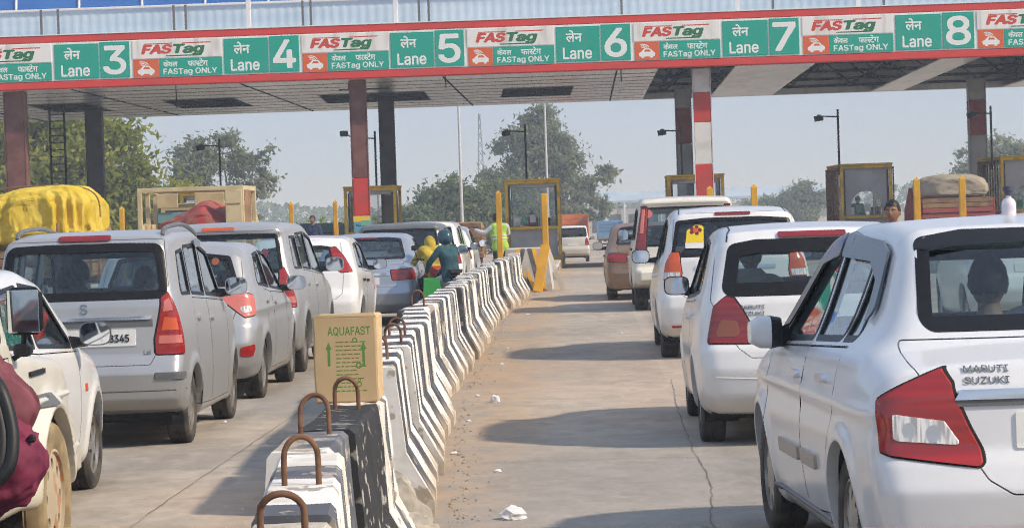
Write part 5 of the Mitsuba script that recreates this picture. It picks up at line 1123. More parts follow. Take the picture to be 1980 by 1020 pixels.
def build_jeep(x, y, yaw, label):
    xf = place(x, y, 0, yaw)
    t, b = car('off_road_car', jeep, xf, 'cream_paint', label, hres=.03, wheel='steel', tyre='dusty_rubber', rim='rusty_rim')
    for sd in 'LR':
        sx = -1 if sd == 'L' else 1
        k = put(rbox(*(sorted((sx*.83, sx*1.0))), 2.66, 2.72, 1.20, 1.42, .03), 'mirror', 'black_plastic', t, xf=xf, smooth=50)
        put(rbox(*(sorted((sx*.842, sx*.988))), 2.652, 2.658, 1.212, 1.408, .002), 'mirror_glass', 'mirror', k, xf=xf)
        put(cat(rbox(*(sorted((sx*.86, sx*.94))), 2.65, 2.74, 1.10, 1.16, .015), tube([(sx*.83, 2.74, 1.08), (sx*.9, 2.70, 1.12), (sx*.91, 2.69, 1.22)], .014, 8)), 'bracket', 'black_plastic', k, xf=xf)
        side_patch(t, b, xf, rrect(3.0, 3.35, .985, 1.01, .008), 'black_plastic', 'bonnet_seam', sides=sd, off=.012)
        side_patch(t, b, xf, rrect(3.05, 3.36, .83, .89, .01), 'grey_plastic', 'side_vent', sides=sd, off=.016)
        put(rbox(*sorted((sx*.80, sx*.895)), 3.02, 3.80, .845, .875, .012), 'wing_top', 'cream_paint', t, xf=xf)
    put(rbox(-.85, .85, 4.1, 4.26, .42, .58, .02), 'front_bumper', 'cream_paint', t, xf=xf)
    return t
mat('rusty_rim', vary((.44, .37, .26), (.40, .20, .11), 9, .58, .70), .75)
mat('sticker_yellow', (.80, .58, .02), .5); mat('leaf_green', (.16, .42, .05), .5)
build_dzire(1.955, 10.6, 4.5, 'nearest white sedan car with smoky window visors and a red and clear tail light')
build_swift(1.60, 18.3, 0, 'white hatchback car with a dusty rear, black left mirror and triangular dark red tail lights')
build_ertiga(1.66, 29.3, 0, 'white people carrier car with a yellow sticker on its dark rear window')
build_scorpio(1.68, 43.7, 0, 'tall cream sport utility car with long dark red tail lights beside its rear window')
build_smallsedan(1.2, 49.3, 0, 'dusty bronze sedan car with glowing red tail lights', 'bronze_paint')
build_wagonr(-3.80, 19.7, 0, 'silver tall hatchback car with roof rails and number plate ending 8345')
build_hyundai(-3.92, 24.6, 0, 'silver hatchback car with pink tail lights ahead of the tall silver hatchback')
build_innova(-4.02, 28.6, 0, 'silver people carrier car with tall red tail lights and a roof spoiler')
build_indica(-3.95, 36, 0, 'white hatchback car with upright red tail lights beside its rear window, behind the cardboard box')
build_smallsedan(-3.48, 41.0, 0, 'small pale blue silver sedan car beside the motorcycle riders', 'blue_silver_paint')
build_mpv(-3.3, 46.6, 0, 'dark grey people carrier car beyond the motorcycle riders', 'grey_paint')
build_mpv(-3.3, 52.0, 0, 'white people carrier car just beyond the dark grey people carrier', 'white_paint')
build_mpv(-3.25, 57.3, 0, 'farthest white car in the left queue, next to the end of the barrier row', 'white_paint', sp=dict(indica), name='hatchback_car')
build_indica(-4.01, 13.9, 0, 'white hatchback car at the left edge with a silver spoked front wheel', front=True)
build_jeep(-3.52, 9.45, 0, 'cream off road car at the left edge with a mud caked wheel and square mirror')
build_mpv(5.6, 33, 0, 'white car in the third lane showing only its roof behind the nearest sedan', 'white_paint', sp=dict(indica), name='hatchback_car')
build_mpv(-.55, 120, 0, 'small white car driving away beyond the toll gate', 'white_paint', sp=dict(wagonr), name='hatchback_car')
# ------------------------------------------------------------------ people
SPH = np.array(trimesh.creation.icosphere(1, 1.0).vertices)
def bone(a, ra, b, rb):
    return mf(hull(np.vstack([np.asarray(a)+SPH*ra, np.asarray(b)+SPH*rb])))
def blob(bones, h=.035, it=6):
    m = None
    for b in bones: m = bone(*b) if m is None else m+bone(*b)
    t = tmf(m.refine_to_length(h)); t.merge_vertices()
    if it: trimesh.smoothing.filter_taubin(t, iterations=it)
    return t
mat('skin', (.24, .125, .075), .55); mat('skin_light', (.34, .19, .12), .55); mat('hair', (.012, .010, .009), .5); mat('eye_white', (.6, .58, .54), .4)
def head_mesh(c, s=1.0):
    v = np.array(trimesh.creation.icosphere(3, 1.0).vertices); f = trimesh.creation.icosphere(3, 1.0).faces
    p = v*[.074, .094, .116]
    low = np.clip(-p[:, 2]/.116, 0, 1); p[:, 0] *= 1-.28*low**1.5; p[:, 1] *= np.where(p[:, 1] < 0, 1-.18*low, 1-.05*low)
    g = lambda x, y, z, r: np.exp(-(((p-[x, y, z])/r)**2).sum(1))
    p[:, 1] += .024*g(0, .09, -.012, [.016, .05, .026])+.008*g(0, .09, -.055, [.03, .05, .012])+.007*g(0, .085, .03, [.06, .05, .014])
    for s_ in (-1, 1): p[:, 1] -= .010*g(s_*.031, .088, .012, [.018, .05, .013])
    for s_ in (-1, 1): p[:, 0] += s_*.017*g(s_*.072, -.005, .0, [.03, .018, .03])
    return tm(p*s+c, f)
def person(x, y, z, yaw, label, J=None, shirt='cloth_white', trousers='cloth_dark', skin='skin', vest=None, helmet=None, face=True, group=None, hat=None, scale=1.0, headturn=0, xf0=None, scarf=None):
    """a figure from joints: facing +y of its own frame; J overrides joints"""
    j = dict(hipL=(-.09, 0, .93), hipR=(.09, 0, .93), kneeL=(-.10, .02, .50), kneeR=(.10, .02, .50), ankL=(-.10, -.02, .09), ankR=(.10, -.02, .09), toeL=(-.12, .14, .04), toeR=(.12, .14, .04),
             waist=(0, 0, 1.08), chest=(0, .0, 1.30), shL=(-.175, 0, 1.42), shR=(.175, 0, 1.42), elL=(-.24, -.02, 1.13), elR=(.24, -.02, 1.13), wrL=(-.25, .08, .90), wrR=(.25, .08, .90), neck=(0, .0, 1.47), head=(0, .03, 1.61))
    j.update(J or {}); j = {k: np.array(v, float) for k, v in j.items()}
    xf = T().translate([x, y, z]).rotate([0, 0, 1], yaw).scale(scale)
    t = thing('person', label, 'person', group)
    def tr(e): return [(j['hipL'], .095+e, j['hipR'], .095+e), (j['hipL'], .095+e, j['waist'], .115+e), (j['hipR'], .095+e, j['waist'], .115+e)]
    def legs(e): return [(j['hip'+s], .088+e, j['knee'+s], .055+e) for s in 'LR']+[(j['knee'+s], .055+e, j['ank'+s], .036+e*1.3) for s in 'LR']
    def torso(e): return [(j['waist']+[s*.05, 0, 0], .10+e, j['chest']+[s*.07, 0, 0], .105+e) for s in (-1, 1)]+[(j['chest']+[s*.07, 0, 0], .105+e, j['sh'+q]*[.82, 1, 1], .062+e) for s, q in ((-1, 'L'), (1, 'R'))]+[(j['shL']*[.8, 1, 1], .06+e, j['shR']*[.8, 1, 1], .06+e)]
    def arms(e, low=1.0): return [(j['sh'+s], .052+e, j['el'+s], .041+e) for s in 'LR']+[(j['el'+s], .041+e, j['el'+s]+(j['wr'+s]-j['el'+s])*low, .041+(.028-.041)*low+e) for s in 'LR']
    hands = []
    for s in 'LR':
        d = j['wr'+s]-j['el'+s]; d = d/np.linalg.norm(d); _, a, b = frame(d); sg_ = -1 if s == 'L' else 1
        p = j['wr'+s]+d*.075; hands.append((j['wr'+s], .026, p, .024))
        for k, l in enumerate((.06, .075, .07, .055)):
            q = p+a*(k-1.5)*.019+d*.01; m_ = q+d*l*.55+b*.012; hands += [(q, .010, m_, .0092), (m_, .0092, m_+d*l*.35+b*.03, .008)]
        q = j['wr'+s]+d*.03-a*.028; hands += [(q, .011, q-a*.022+d*.035+b*.01, .0095), (q-a*.022+d*.035+b*.01, .0095, q-a*.022+d*.06+b*.022, .0085)]
    body = blob(tr(0)+legs(0)+torso(0)+arms(0)+[(j['neck']-[0, 0, .06], .056, j['head']-[0, .01, .07], .05)]+[(j['ank'+s], .035, j['toe'+s], .03) for s in 'LR'], .05, 5)
    body = tmf(mf(body)+mf(blob(hands, .03, 0))+mf(head_mesh(j['head'])))
    put(body, 'body', skin, t, smooth=50, xf=xf)
    if shirt: put(blob([(j['hipL']*[1, 1, 1], .10, j['hipR'], .10)]+tr(.012)[1:]+torso(.014)+arms(.012, .85), .045, 6), 'shirt', shirt, t, smooth=50, xf=xf)
    if trousers: put(blob(tr(.008)[:1]+legs(.014), .05, 5), 'trousers', trousers, t, smooth=50, xf=xf)
    put(blob([(j['ank'+s]-[0, .03, .02], .042, j['toe'+s], .038) for s in 'LR'], .05, 3), 'shoes', 'cloth_dark', t, smooth=50, xf=xf)
    if vest:
        k = put(blob([(j['hipL'], .128, j['hipR'], .128)]+tr(.034)[1:]+torso(.03)[:2]+[(a, ra+.012, b, rb-.004) for a, ra, b, rb in torso(.02)[2:]], .045, 5), 'safety_vest', vest, t, smooth=50, xf=xf)
        for fz in (.25, .6):
            c = j['waist']+(j['chest']-j['waist'])*fz; put(tube([c+[.185*math.cos(a), .150*math.sin(a), 0] for a in np.linspace(0, 2*np.pi, 21)], .016, 6, cap=False), 'reflective_strip', 'reflective_strip', k, xf=xf)
    hd = j['head']
    if helmet:
        v = np.array(trimesh.creation.icosphere(3, 1.0).vertices); f = trimesh.creation.icosphere(3, 1.0).faces; p = v*[.125, .145, .14]; keep = ~((p[:, 1] > .06) & (p[:, 2] < .045) & (p[:, 2] > -.09)) & (p[:, 2] > -.11)
        put(tm(p+hd+[0, -.01, .02], f[keep[f].all(1)]), 'helmet', helmet, t, smooth=50, xf=xf)
    elif scarf:
        v = np.array(trimesh.creation.icosphere(3, 1.0).vertices); f = trimesh.creation.icosphere(3, 1.0).faces; p = v*[.098, .118, .14]; p[:, 2] -= np.where(p[:, 2] < 0, .06*np.abs(p[:, 2])/.14, 0); keep = ~((p[:, 1] > .075) & (p[:, 2] < .06) & (p[:, 2] > -.10))
        put(tm(p+hd+[0, -.01, .0], f[keep[f].all(1)]), 'head_scarf', scarf, t, smooth=50, xf=xf)
    else:
        v = np.array(trimesh.creation.icosphere(3, 1.0).vertices); f = trimesh.creation.icosphere(3, 1.0).faces; nzv = meshkit.noise(v*9.0)[:, None]; p = v*(np.array([.083, .103, .122])+.012*(nzv-.4))
        keep = (p[:, 2] > -.045-.5*p[:, 1]*0) & ((p[:, 1] < .035) | (p[:, 2] > .062)) & ~((np.abs(p[:, 0]) > .06) & (p[:, 2] < .01) & (p[:, 1] > -.02))
        q = tm(p+hd+[0, -.006, .012], f[keep[f].any(1)]); put(q, 'hair', 'hair', t, smooth=50, xf=xf)
    if face:
        for s in (-1, 1):
            e = trimesh.creation.icosphere(1, .0095); e.vertices = e.vertices*[1.2, .6, .8]+hd+[s*.031, .083, .010]; k = put(e, 'eye', 'eye_white', t, xf=xf)
            e = trimesh.creation.icosphere(1, .0058); e.vertices = e.vertices*[1, .6, 1]+hd+[s*.031, .0885, .010]; put(e, 'pupil', 'ink_black', k, xf=xf)
            put(tube([hd+(s*.016, .092, .028), hd+(s*.034, .091, .034), hd+(s*.052, .078, .028)], .0042, 5), 'eyebrow', 'hair', t, xf=xf)
        put(tube([hd+(-.024, .082, -.056), hd+(0, .094, -.052), hd+(.024, .082, -.056)], .0045, 5), 'mouth', 'mouth_red', t, xf=xf)
    return t
mat('mouth_red', (.20, .06, .05), .5); mat('cloth_white', vary((.66, .66, .66), (.52, .52, .54), 9), .85); mat('cloth_dark', (.03, .032, .04), .85); mat('cloth_navy', (.03, .045, .10), .85); mat('cloth_blue', (.05, .13, .26), .85)
mat('cloth_teal', vary((.012, .05, .07), (.028, .10, .12), 8), .85, bump=lambda p, n, uv: fbm(p.x*11, p.y*11, p.z*7)*.02); mat('cloth_yellow', vary((.58, .44, .05), (.36, .27, .05), 8), .85, bump=lambda p, n, uv: fbm(p.x*11, p.y*11, p.z*7)*.02); mat('cloth_magenta', (.36, .04, .17), .8); mat('cloth_lilac', (.42, .36, .48), .85)
mat('vest_green', vary((.40, .64, .08), (.30, .50, .06), 9), .7); mat('reflective_strip', (.62, .62, .60), .4); mat('helmet_teal', (.02, .07, .10), .25, coat=.6); mat('cloth_beige', (.45, .38, .28), .85); mat('cloth_green', (.05, .28, .08), .8)
person(3.16, 27.1, 0, 158, 'person with short black hair standing between the white cars at the right', dict(head=(0, .03, 1.60)), 'cloth_lilac', 'cloth_dark', scale=.985)
person(-1.98, 61.3, 0, 25, 'person in a bright green vest reaching out beside the middle booth', dict(elR=(.30, .20, 1.25), wrR=(.28, .42, 1.32), elL=(-.33, .12, 1.28), wrL=(-.52, .30, 1.36), chest=(-.03, .05, 1.30), head=(-.05, .10, 1.60), neck=(-.04, .05, 1.47)), 'cloth_white', 'cloth_dark', vest='vest_green', face=False, scale=1.0)
person(-7.05, 68.3, .22, 160, 'person in dark clothes standing on the island left of the brown and red column', None, 'cloth_navy', 'cloth_dark', face=False, scale=.93)
SIT = dict(hipL=(-.09, 0, .10), hipR=(.09, 0, .10), kneeL=(-.14, .42, .16), kneeR=(.14, .42, .16), ankL=(-.14, .55, -.22), ankR=(.14, .55, -.22), toeL=(-.14, .70, -.26), toeR=(.14, .70, -.26), waist=(0, -.04, .27), chest=(0, -.07, .48), shL=(-.18, -.08, .60), shR=(.18, -.08, .60), elL=(-.23, .08, .36), elR=(.23, .08, .36), wrL=(-.15, .33, .36), wrR=(.15, .33, .36), neck=(0, -.07, .66), head=(0, -.04, .80))
def sitter(x, y, z, yaw, label, shirt, **k): return person(x, y, z, yaw, label, {**SIT, **k.pop('J', {})}, shirt, 'cloth_dark', face=k.pop('face', False), **k)
DRV = dict(wrL=(-.12, .46, .50), wrR=(.12, .46, .50), elL=(-.24, .20, .40), elR=(.24, .20, .40))
sitter(1.60+.38, 18.3+1.68, .50, 0, 'person driving the white hatchback with triangular lights', 'cloth_beige', J=DRV)
sitter(1.60-.36, 18.3+1.68, .50, 0, 'person in the left front seat of the white hatchback with triangular lights', 'cloth_beige')
sitter(-3.80-.30, 19.7+1.03, .46, 0, 'person in blue on the left rear seat of the tall silver hatchback', 'cloth_blue'); sitter(-3.80+.32, 19.7+1.03, .44, 0, 'person in grey on the right rear seat of the tall silver hatchback', 'cloth_lilac')
sitter(-3.80-.34, 19.7+1.78, .50, 0, 'person in yellow in the left front seat of the tall silver hatchback', 'cloth_yellow')
sitter(1.765, 10.6+1.10, .48, 0, 'person with dark hair on the rear seat of the nearest white sedan', 'cloth_blue', scale=1.03)
sitter(2.18, 10.6+1.95, .50, 4, 'person driving the nearest white sedan', 'cloth_white', J=DRV)
sitter(-3.92+.36, 24.6+1.85, .48, 0, 'person driving the silver hatchback with pink tail lights', 'cloth_white', J=DRV)
person(-1.72, 85.6, .22, 200, 'person in a magenta top inside the middle toll booth', None, 'cloth_magenta', 'cloth_dark', face=False, scale=.92)
person(8.9, 86.2, .22, 200, 'person in a blue shirt inside the arched toll booth', None, 'cloth_blue', 'cloth_dark', face=False, scale=.98)

# ------------------------------------------------------------------ motorcycles
mat('bike_red', (.35, .03, .03), .3, coat=.6); mat('bike_black', (.02, .02, .022), .35, coat=.5)
def motorcycle(x, y, yaw, label, paint):
    t = thing('motorcycle', label, 'motorcycle'); xf = place(x, y, 0, yaw)
    for yy in (-.62, .62):
        k = lab(newkey('wheel', t)); m = xf @ T().translate([0, yy, .30])
        th = np.linspace(0, 2*np.pi, 33)
        put(tube([(0, .26*math.cos(a), .26*math.sin(a)) for a in th], .045, 8, cap=False), 'tyre', 'rubber', k, smooth=50, xf=m)
        put(cat(tube([(0, .21*math.cos(a), .21*math.sin(a)) for a in th], .014, 6, cap=False), *[tube([(.0, .03*math.cos(a), .03*math.sin(a)), (0, .21*math.cos(a+.25), .21*math.sin(a+.25))], .005, 4) for a in np.arange(16)*np.pi/8]), 'rim', 'chrome', k, xf=m)
    put(hull([(sx*a, y_, z) for sx in (-1, 1) for a, y_, z in ((.04, -.05, .84), (.11, .12, .92), (.09, .34, .90), (.05, .42, .82), (.08, .1, .76))]), 'fuel_tank', paint, t, smooth=50, xf=xf)
    put(hull([(sx*a, y_, z) for sx in (-1, 1) for a, y_, z in ((.09, .02, .80), (.12, -.2, .82), (.11, -.68, .87), (.08, -.72, .82), (.10, -.2, .75))]), 'seat', 'matt_black', t, smooth=50, xf=xf)
    put(cat(rbox(-.11, .11, -.12, .28, .26, .52, .05), lathe([(0, 0), (.07, 0), (.075, .2), (0, .2)], 14).apply_translation((0, .12, .5))), 'engine', 'grey_plastic', t, smooth=40, xf=xf)
    put(cat(*[tube([(sx*.075, .62, .30), (sx*.07, .42, .95)], .022, 7) for sx in (-1, 1)]), 'fork', 'chrome', t, xf=xf)
    put(tube(smoothline([(-.36, .26, 1.02), (-.18, .36, 1.03), (0, .40, .98), (.18, .36, 1.03), (.36, .26, 1.02)], 4), .013, 7), 'handlebar', 'black_plastic', t, xf=xf)
    put(tube([(.14, .1, .32), (.15, -.1, .28), (.15, -.75, .36)], [.025, .03, .045], 9), 'exhaust', 'chrome', t, xf=xf)
    put(cat(tube([(0, -.62, .3), (0, -.05, .36)], .03, 6), tube([(0, .38, .84), (0, 0, .74), (0, -.7, .76)], .022, 6)), 'chassis', 'bike_black', t, xf=xf)
    put(tm(*(lambda q: (q.vertices, q.faces))(hull([(sx*.06, y_, z) for sx in (-1, 1) for y_, z in ((-.60, .62), (-.92, .50), (-.90, .47), (-.6, .59))]))), 'rear_mudguard', 'bike_black', t, xf=xf)
    put(rbox(-.05, .05, -.80, -.74, .70, .78, .015), 'tail_light', 'red_lens', t, xf=xf); put(lathe([(0, .0), (.08, .02), (.085, .06), (0, .12)], 16).apply_transform(np.array([[1, 0, 0, 0], [0, 0, 1, .46], [0, -1, 0, .95], [0, 0, 0, 1.]])), 'headlamp', 'chrome', t, xf=xf)
    put(rbox(-.09, .09, -.88, -.87, .52, .62, .004), 'number_plate', 'plate_white', t, xf=xf)
    for sx in (-1, 1): put(cat(tube([(sx*.26, .30, 1.03), (sx*.33, .27, 1.20)], .007, 5), rbox(*sorted((sx*.29, sx*.38)), .24, .27, 1.17, 1.25, .02)), 'mirror', 'black_plastic', t, xf=xf)
    return t
motorcycle(-2.28, 41.2, 24, 'dark red motorcycle carrying two people beside the barrier row', 'bike_red')
RID = dict(hipL=(-.10, 0, .92), hipR=(.10, 0, .92), kneeL=(-.20, .36, .78), kneeR=(.20, .36, .78), ankL=(-.20, .10, .38), ankR=(.20, .10, .38), toeL=(-.20, .26, .34), toeR=(.20, .26, .34), waist=(0, .0, 1.08), chest=(0, .04, 1.28), shL=(-.19, .06, 1.40), shR=(.19, .06, 1.40), elL=(-.28, .22, 1.18), elR=(.28, .22, 1.18), wrL=(-.27, .42, 1.05), wrR=(.27, .42, 1.05), neck=(0, .07, 1.45), head=(0, .12, 1.58))
person(-2.40, 41.55, -.13, 24, 'person in yellow riding in front on the motorcycle', {**RID, 'head': (-.02, .12, 1.50), 'neck': (0, .07, 1.40)}, 'cloth_yellow', 'cloth_navy', scarf='cloth_yellow', face=False, scale=.93)
person(-2.10, 40.75, -.11, 50, 'person in a teal jacket and dark helmet riding pillion on the motorcycle', {**RID, 'wrL': (-.20, .36, 1.02), 'wrR': (.16, .40, 1.02)}, 'cloth_teal', 'cloth_lilac', helmet='helmet_teal', scale=.92)
mat('green_bag', (.03, .30, .06), .7)
put(hull([(-2.38+a, 40.55+b, .45+c) for a, b, c in ((-.14, -.1, 0), (.14, -.1, 0), (-.14, .1, 0), (.14, .1, 0), (-.12, -.06, .28), (.12, -.06, .3), (-.12, .06, .3), (.12, .06, .26))]), 'green_bag', 'green_bag', smooth=30, label='green bag hanging low behind the motorcycle riders', cat='bag')
# the rider at the left edge, nearly outside the frame: a maroon backpack shows
motorcycle(-2.46, 8.45, 32, 'motorcycle just outside the lower left edge carrying the backpack rider', 'bike_black')
person(-2.46, 8.40, 0, 32, 'person on the motorcycle at the lower left edge wearing the maroon backpack', RID, 'cloth_dark', 'cloth_dark', helmet='bike_black', face=False)
mat('maroon_cloth', vary((.12, .010, .036), (.20, .024, .062), 14, .35, .65), .75, bump=lambda p, n, uv: fbm(p.x*18, p.y*18, p.z*9)*.02); mat('maroon_dark', vary((.12, .022, .035), (.20, .06, .075), 11), .75); mat('strap_black', (.012, .013, .014), .5)
t = thing('backpack', 'bulging maroon backpack with a black strap at the lower left edge', 'bag')
v = np.array(trimesh.creation.icosphere(4, 1.0).vertices); f = trimesh.creation.icosphere(4, 1.0).faces
def pack(v, a, b, c, e=.75):
    p = np.sign(v)*np.abs(v)**e*[a, b, c]; n = meshkit.fbm(v*3.1+2, 3)[:, None]-.5; return p+v*n*.09
low = pack(v, .315, .19, .185); low += [-2.015, 8.06, .965]; put(tm(low, f), 'lower_pocket', 'maroon_cloth', t, smooth=60)
hi = pack(v, .285, .15, .25); hi[:, 0] -= .12*np.clip(hi[:, 2]/.25, 0, 1); hi += [-2.015, 8.11, 1.15]; put(tm(hi, f), 'main_bag', 'maroon_dark', t, smooth=60)
arcp = [(-1.80, 7.99, 1.27), (-1.735, 7.935, 1.20), (-1.70, 7.91, 1.08), (-1.705, 7.885, .98), (-1.745, 7.875, .93)]
put(cat(*[tube(smoothline([(x+dx-.05, y, z) for x, y, z in arcp], 5), .022, 8) for dx in (0, -.03, -.06)]), 'strap', 'strap_black', t, smooth=50)
put(rbox(-1.718, -1.695, 7.98, 8.0, 1.035, 1.06, .006), 'buckle', 'strap_black', t)

# bottle left on the sedan's roof
mat('bottle_white', vary((.74, .70, .73), (.62, .56, .62), 30), .35); mat('cap_dark', (.05, .05, .09), .5)
t = thing('bottle', 'small white bottle with a dark cap standing on the roof of the nearest sedan', 'bottle'); xf = T().translate([1.985, 12.4, 1.592]).scale(1.12)
put(lathe([(0, 0), (.028, 0), (.031, .008), (.030, .058), (.022, .074), (.011, .082), (.011, .092), (0, .092)], 18), 'flask', 'bottle_white', t, smooth=40, xf=xf); put(lathe([(0, .090), (.017, .090), (.018, .108), (.024, .110), (.022, .128), (0, .13)], 14), 'cap', 'cap_dark', t, smooth=40, xf=xf)
# ------------------------------------------------------------------ loaded trucks
mat('tarp_yellow', vary((.58, .41, .03), (.70, .53, .09), 4), .85, spec=.2, bump=lambda p, n, uv: fbm(p.x*9, p.y*9, p.z*3, octaves=4)*.12)
mat('truck_red', vary((.36, .05, .05), (.28, .07, .06), 3), .6); mat('truck_cream', vary((.58, .48, .28), (.48, .38, .22), 3), .6); mat('truck_orange', vary((.62, .20, .04), (.55, .15, .04), 2), .6); mat('truck_blue', (.14, .28, .46), .6); mat('truck_teal', (.16, .32, .34), .7)
mat('sack_cloth', vary((.36, .31, .24), (.28, .24, .19), 3), .9, bump=lambda p, n, uv: fbm(p.x*5, p.y*5, p.z*8)*.06); mat('red_cloth', vary((.38, .05, .05), (.26, .10, .08), 4), .85); mat('wood_brown', vary((.28, .17, .09), (.18, .10, .06), 4), .8)
def truck(x, y, w, L, hb, hs, paint, label, cab=True, cabh=1.9, panels=5, rear='gate', name='small_truck'):
    """chassis, wheels, cab at the front and a load bed: rear at y, floor at hb, sides up to hs"""
    t = thing(name, label, 'truck'); xf = place(x, y, float(gz(y))); h = w/2
    put(cat(rbox(-.45, -.30, .1, L+1.6, hb-.25, hb-.05, .02), rbox(.30, .45, .1, L+1.6, hb-.25, hb-.05, .02)), 'chassis', 'matt_black', t, xf=xf)
    ty, ri, hu = wheel_meshes(.36, .2, 'steel')
    for ya in (.7, L+.9):
        for sx in (-1, 1):
            k = lab(newkey('wheel', t)); m = xf @ T().translate([sx*(h-.2), ya, .36]) @ T().rotate([0, 0, 1], 0 if sx > 0 else 180)
            put(ty, 'tyre', 'rubber', k, xf=m); put(ri, 'rim', 'steel_rim', k, xf=m)
    put(rbox(-h, h, 0, L, hb-.08, hb, .02), 'bed_floor', 'wood_brown', t, xf=xf)
    for sx in (-1, 1):
        for k in range(panels):
            z0, z1 = hb+(hs-hb)*k/panels, hb+(hs-hb)*(k+1)/panels-.025
            put(rbox(*sorted((sx*(h-.05), sx*h)), .05, L, z0, z1, .008), 'side_board', paint, t, xf=xf, smooth=False)
        for yy in np.linspace(.05, L-.05, 4): put(rbox(*sorted((sx*(h-.01), sx*(h+.05))), yy-.035, yy+.035, hb-.1, hs, .01), 'stake', paint, t, xf=xf, smooth=False)
    for k in range(panels): put(rbox(-h, h, L-.05, L, hb+(hs-hb)*k/panels, hb+(hs-hb)*(k+1)/panels-.025, .008), 'front_board', paint, t, xf=xf, smooth=False)
    if rear == 'gate':
        for k in range(3): put(rbox(-h+.02, h-.02, 0, .05, hb+k*.16, hb+k*.16+.145, .008), 'tailgate_board', paint, t, xf=xf, smooth=False)
    for sx in (-1, 1): put(rbox(*sorted((sx*(h-.28), sx*(h-.05))), -.04, .02, hb-.28, hb-.16, .015), 'tail_light', 'red_lens', t, xf=xf)
    put(rbox(-h, h, -.06, .0, hb-.45, hb-.36, .015), 'rear_bumper', 'matt_black', t, xf=xf); put(rbox(-.25, .25, -.075, -.06, hb-.34, hb-.22, .005), 'number_plate', 'plate_white', t, xf=xf)
    if cab:
        c = hull([(sx*a, yy, z) for sx in (-1, 1) for a, yy, z in ((h*.96, L+.12, hb-.2), (h*.90, L+.12, cabh), (h*.96, L+1.55, hb-.2), (h*.96, L+1.5, hb+.55), (h*.86, L+1.1, cabh), (h*.88, L+.9, cabh+.03))])
        k = put(c, 'cab', paint, t, xf=xf, smooth=20)
        put(hull([(sx*h*.82, L+.112, z) for sx in (-1, 1) for z in (hb+.6, cabh-.15)]+[(sx*h*.82, L+.13, z) for sx in (-1, 1) for z in (hb+.6, cabh-.15)]), 'rear_window', 'booth_dark', k, xf=xf, smooth=False)
    return t
truck(-10.50, 49.5, 1.95, 2.7, .85, 1.25, 'wood_brown', 'pickup truck loaded under the yellow tarpaulin', cabh=1.8, panels=2)
v = np.array(trimesh.creation.icosphere(5, 1.0).vertices); f = trimesh.creation.icosphere(5, 1.0).faces
p = np.sign(v)*np.abs(v)**.55*[1.06, 1.7, .56]
th = np.arctan2(v[:, 1], v[:, 0]); side = np.clip(1-np.abs(v[:, 2]), 0, 1)
p *= (1+.045*np.sin(th*23+3*meshkit.noise(v*4))*side+.05*(meshkit.fbm(v*3.0, 3)-.5)*2)[:, None]; p[:, 2] += .10*np.sin(v[:, 0]*2.3+.6)*(v[:, 2] > 0)-.16*np.clip(-v[:, 0], 0, 1)*(v[:, 2] < -.3)
fold = np.abs(meshkit.fbm(np.c_[th*4.2, v[:, 2]*1.3, v[:, 1]*.6]+7, 4)-.5)*2; p *= (1+.10*(fold-.35)*(.35+.65*side))[:, None]
put(tm(p+[-10.50, 51.0, 1.90], f), 'tarpaulin_load', 'tarp_yellow', smooth=18, label='bulging bright yellow tarpaulin bundle on the pickup truck at the left', cat='tarpaulin')

for i, yy in enumerate((-.2,)):
    rp = [(-10.50+1.14*math.copysign(abs(math.cos(a))**.55, math.cos(a)), 51.0+yy, 1.90+.64*abs(math.sin(a))**.55) for a in np.linspace(0, np.pi, 24)]
    put(tube(rp, .016, 6), 'tie_rope', 'wood_brown', smooth=True, label='brown tie rope slung over the yellow tarpaulin bundle', cat='rope')
for i, (x, z) in enumerate(((-9.9, 2.2), (-9.55, 2.0))): put(tube([(x, 49.25, 1.2), (x+.02, 49.22, z-.4)], .03, 6), 'load_stake', 'wood_brown', label=('brown wooden stake behind the yellow tarpaulin', 'shorter brown wooden stake at the right of the yellow tarpaulin')[i], cat='stake')
# open bodied truck with a frame
t = truck(-8.98, 60, 2.36, 2.3, .95, 1.75, 'truck_cream', 'open backed cream truck with a frame roof and red cloth load', cabh=2.2, panels=4, rear='none'); xf = place(-8.98, 60, 0)
for sx in (-1, 1):
    for yy in (.05, 1.15, 2.25): put(rbox(*sorted((sx*1.12, sx*1.22)), yy-.05, yy+.05, 1.0, 2.52, .01), 'frame_post', 'truck_cream', t, xf=xf, smooth=False)
    put(rbox(*sorted((sx*1.10, sx*1.22)), 0, 2.3, 2.44, 2.54, .01), 'frame_rail', 'truck_cream', t, xf=xf, smooth=False)
for yy in (0, .75, 1.5, 2.2): put(rbox(-1.22, 1.22, yy, yy+.1, 2.46, 2.56, .01), 'frame_rail', 'truck_cream', t, xf=xf, smooth=False)
put(rbox(.80, 1.18, -.03, .02, .95, 2.46, .01), 'open_door', 'truck_cream', t, xf=xf, smooth=False); put(rbox(.84, 1.14, -.045, -.03, 2.12, 2.16, .005), 'door_bar', 'wood_brown', t, xf=xf)
put(rbox(1.19, 1.23, .1, 1.3, .95, 2.46, .01), 'side_sheet', 'wood_brown', t, xf=xf, smooth=False); put(rbox(-1.1, 1.1, 2.1, 2.14, 1.75, 2.0, .01), 'head_board', 'truck_teal', t, xf=xf, smooth=False)
put(rbox(-.2, .5, 2.0, 2.06, 2.0, 2.44, .01), 'head_board', 'truck_cream', t, xf=xf, smooth=False); put(rbox(-1.1, -.6, 2.0, 2.06, 2.1, 2.44, .01), 'head_board', 'truck_cream', t, xf=xf, smooth=False)
p = v*[1.0, 1.2, .42]*(1+.35*(meshkit.fbm(v*2.4+5, 3)-.5))[:, None]; p[:, 2] = np.maximum(p[:, 2], -.2)+.28*np.exp(-((p[:, 0]-.15)/.4)**2)*(v[:, 2] > 0)
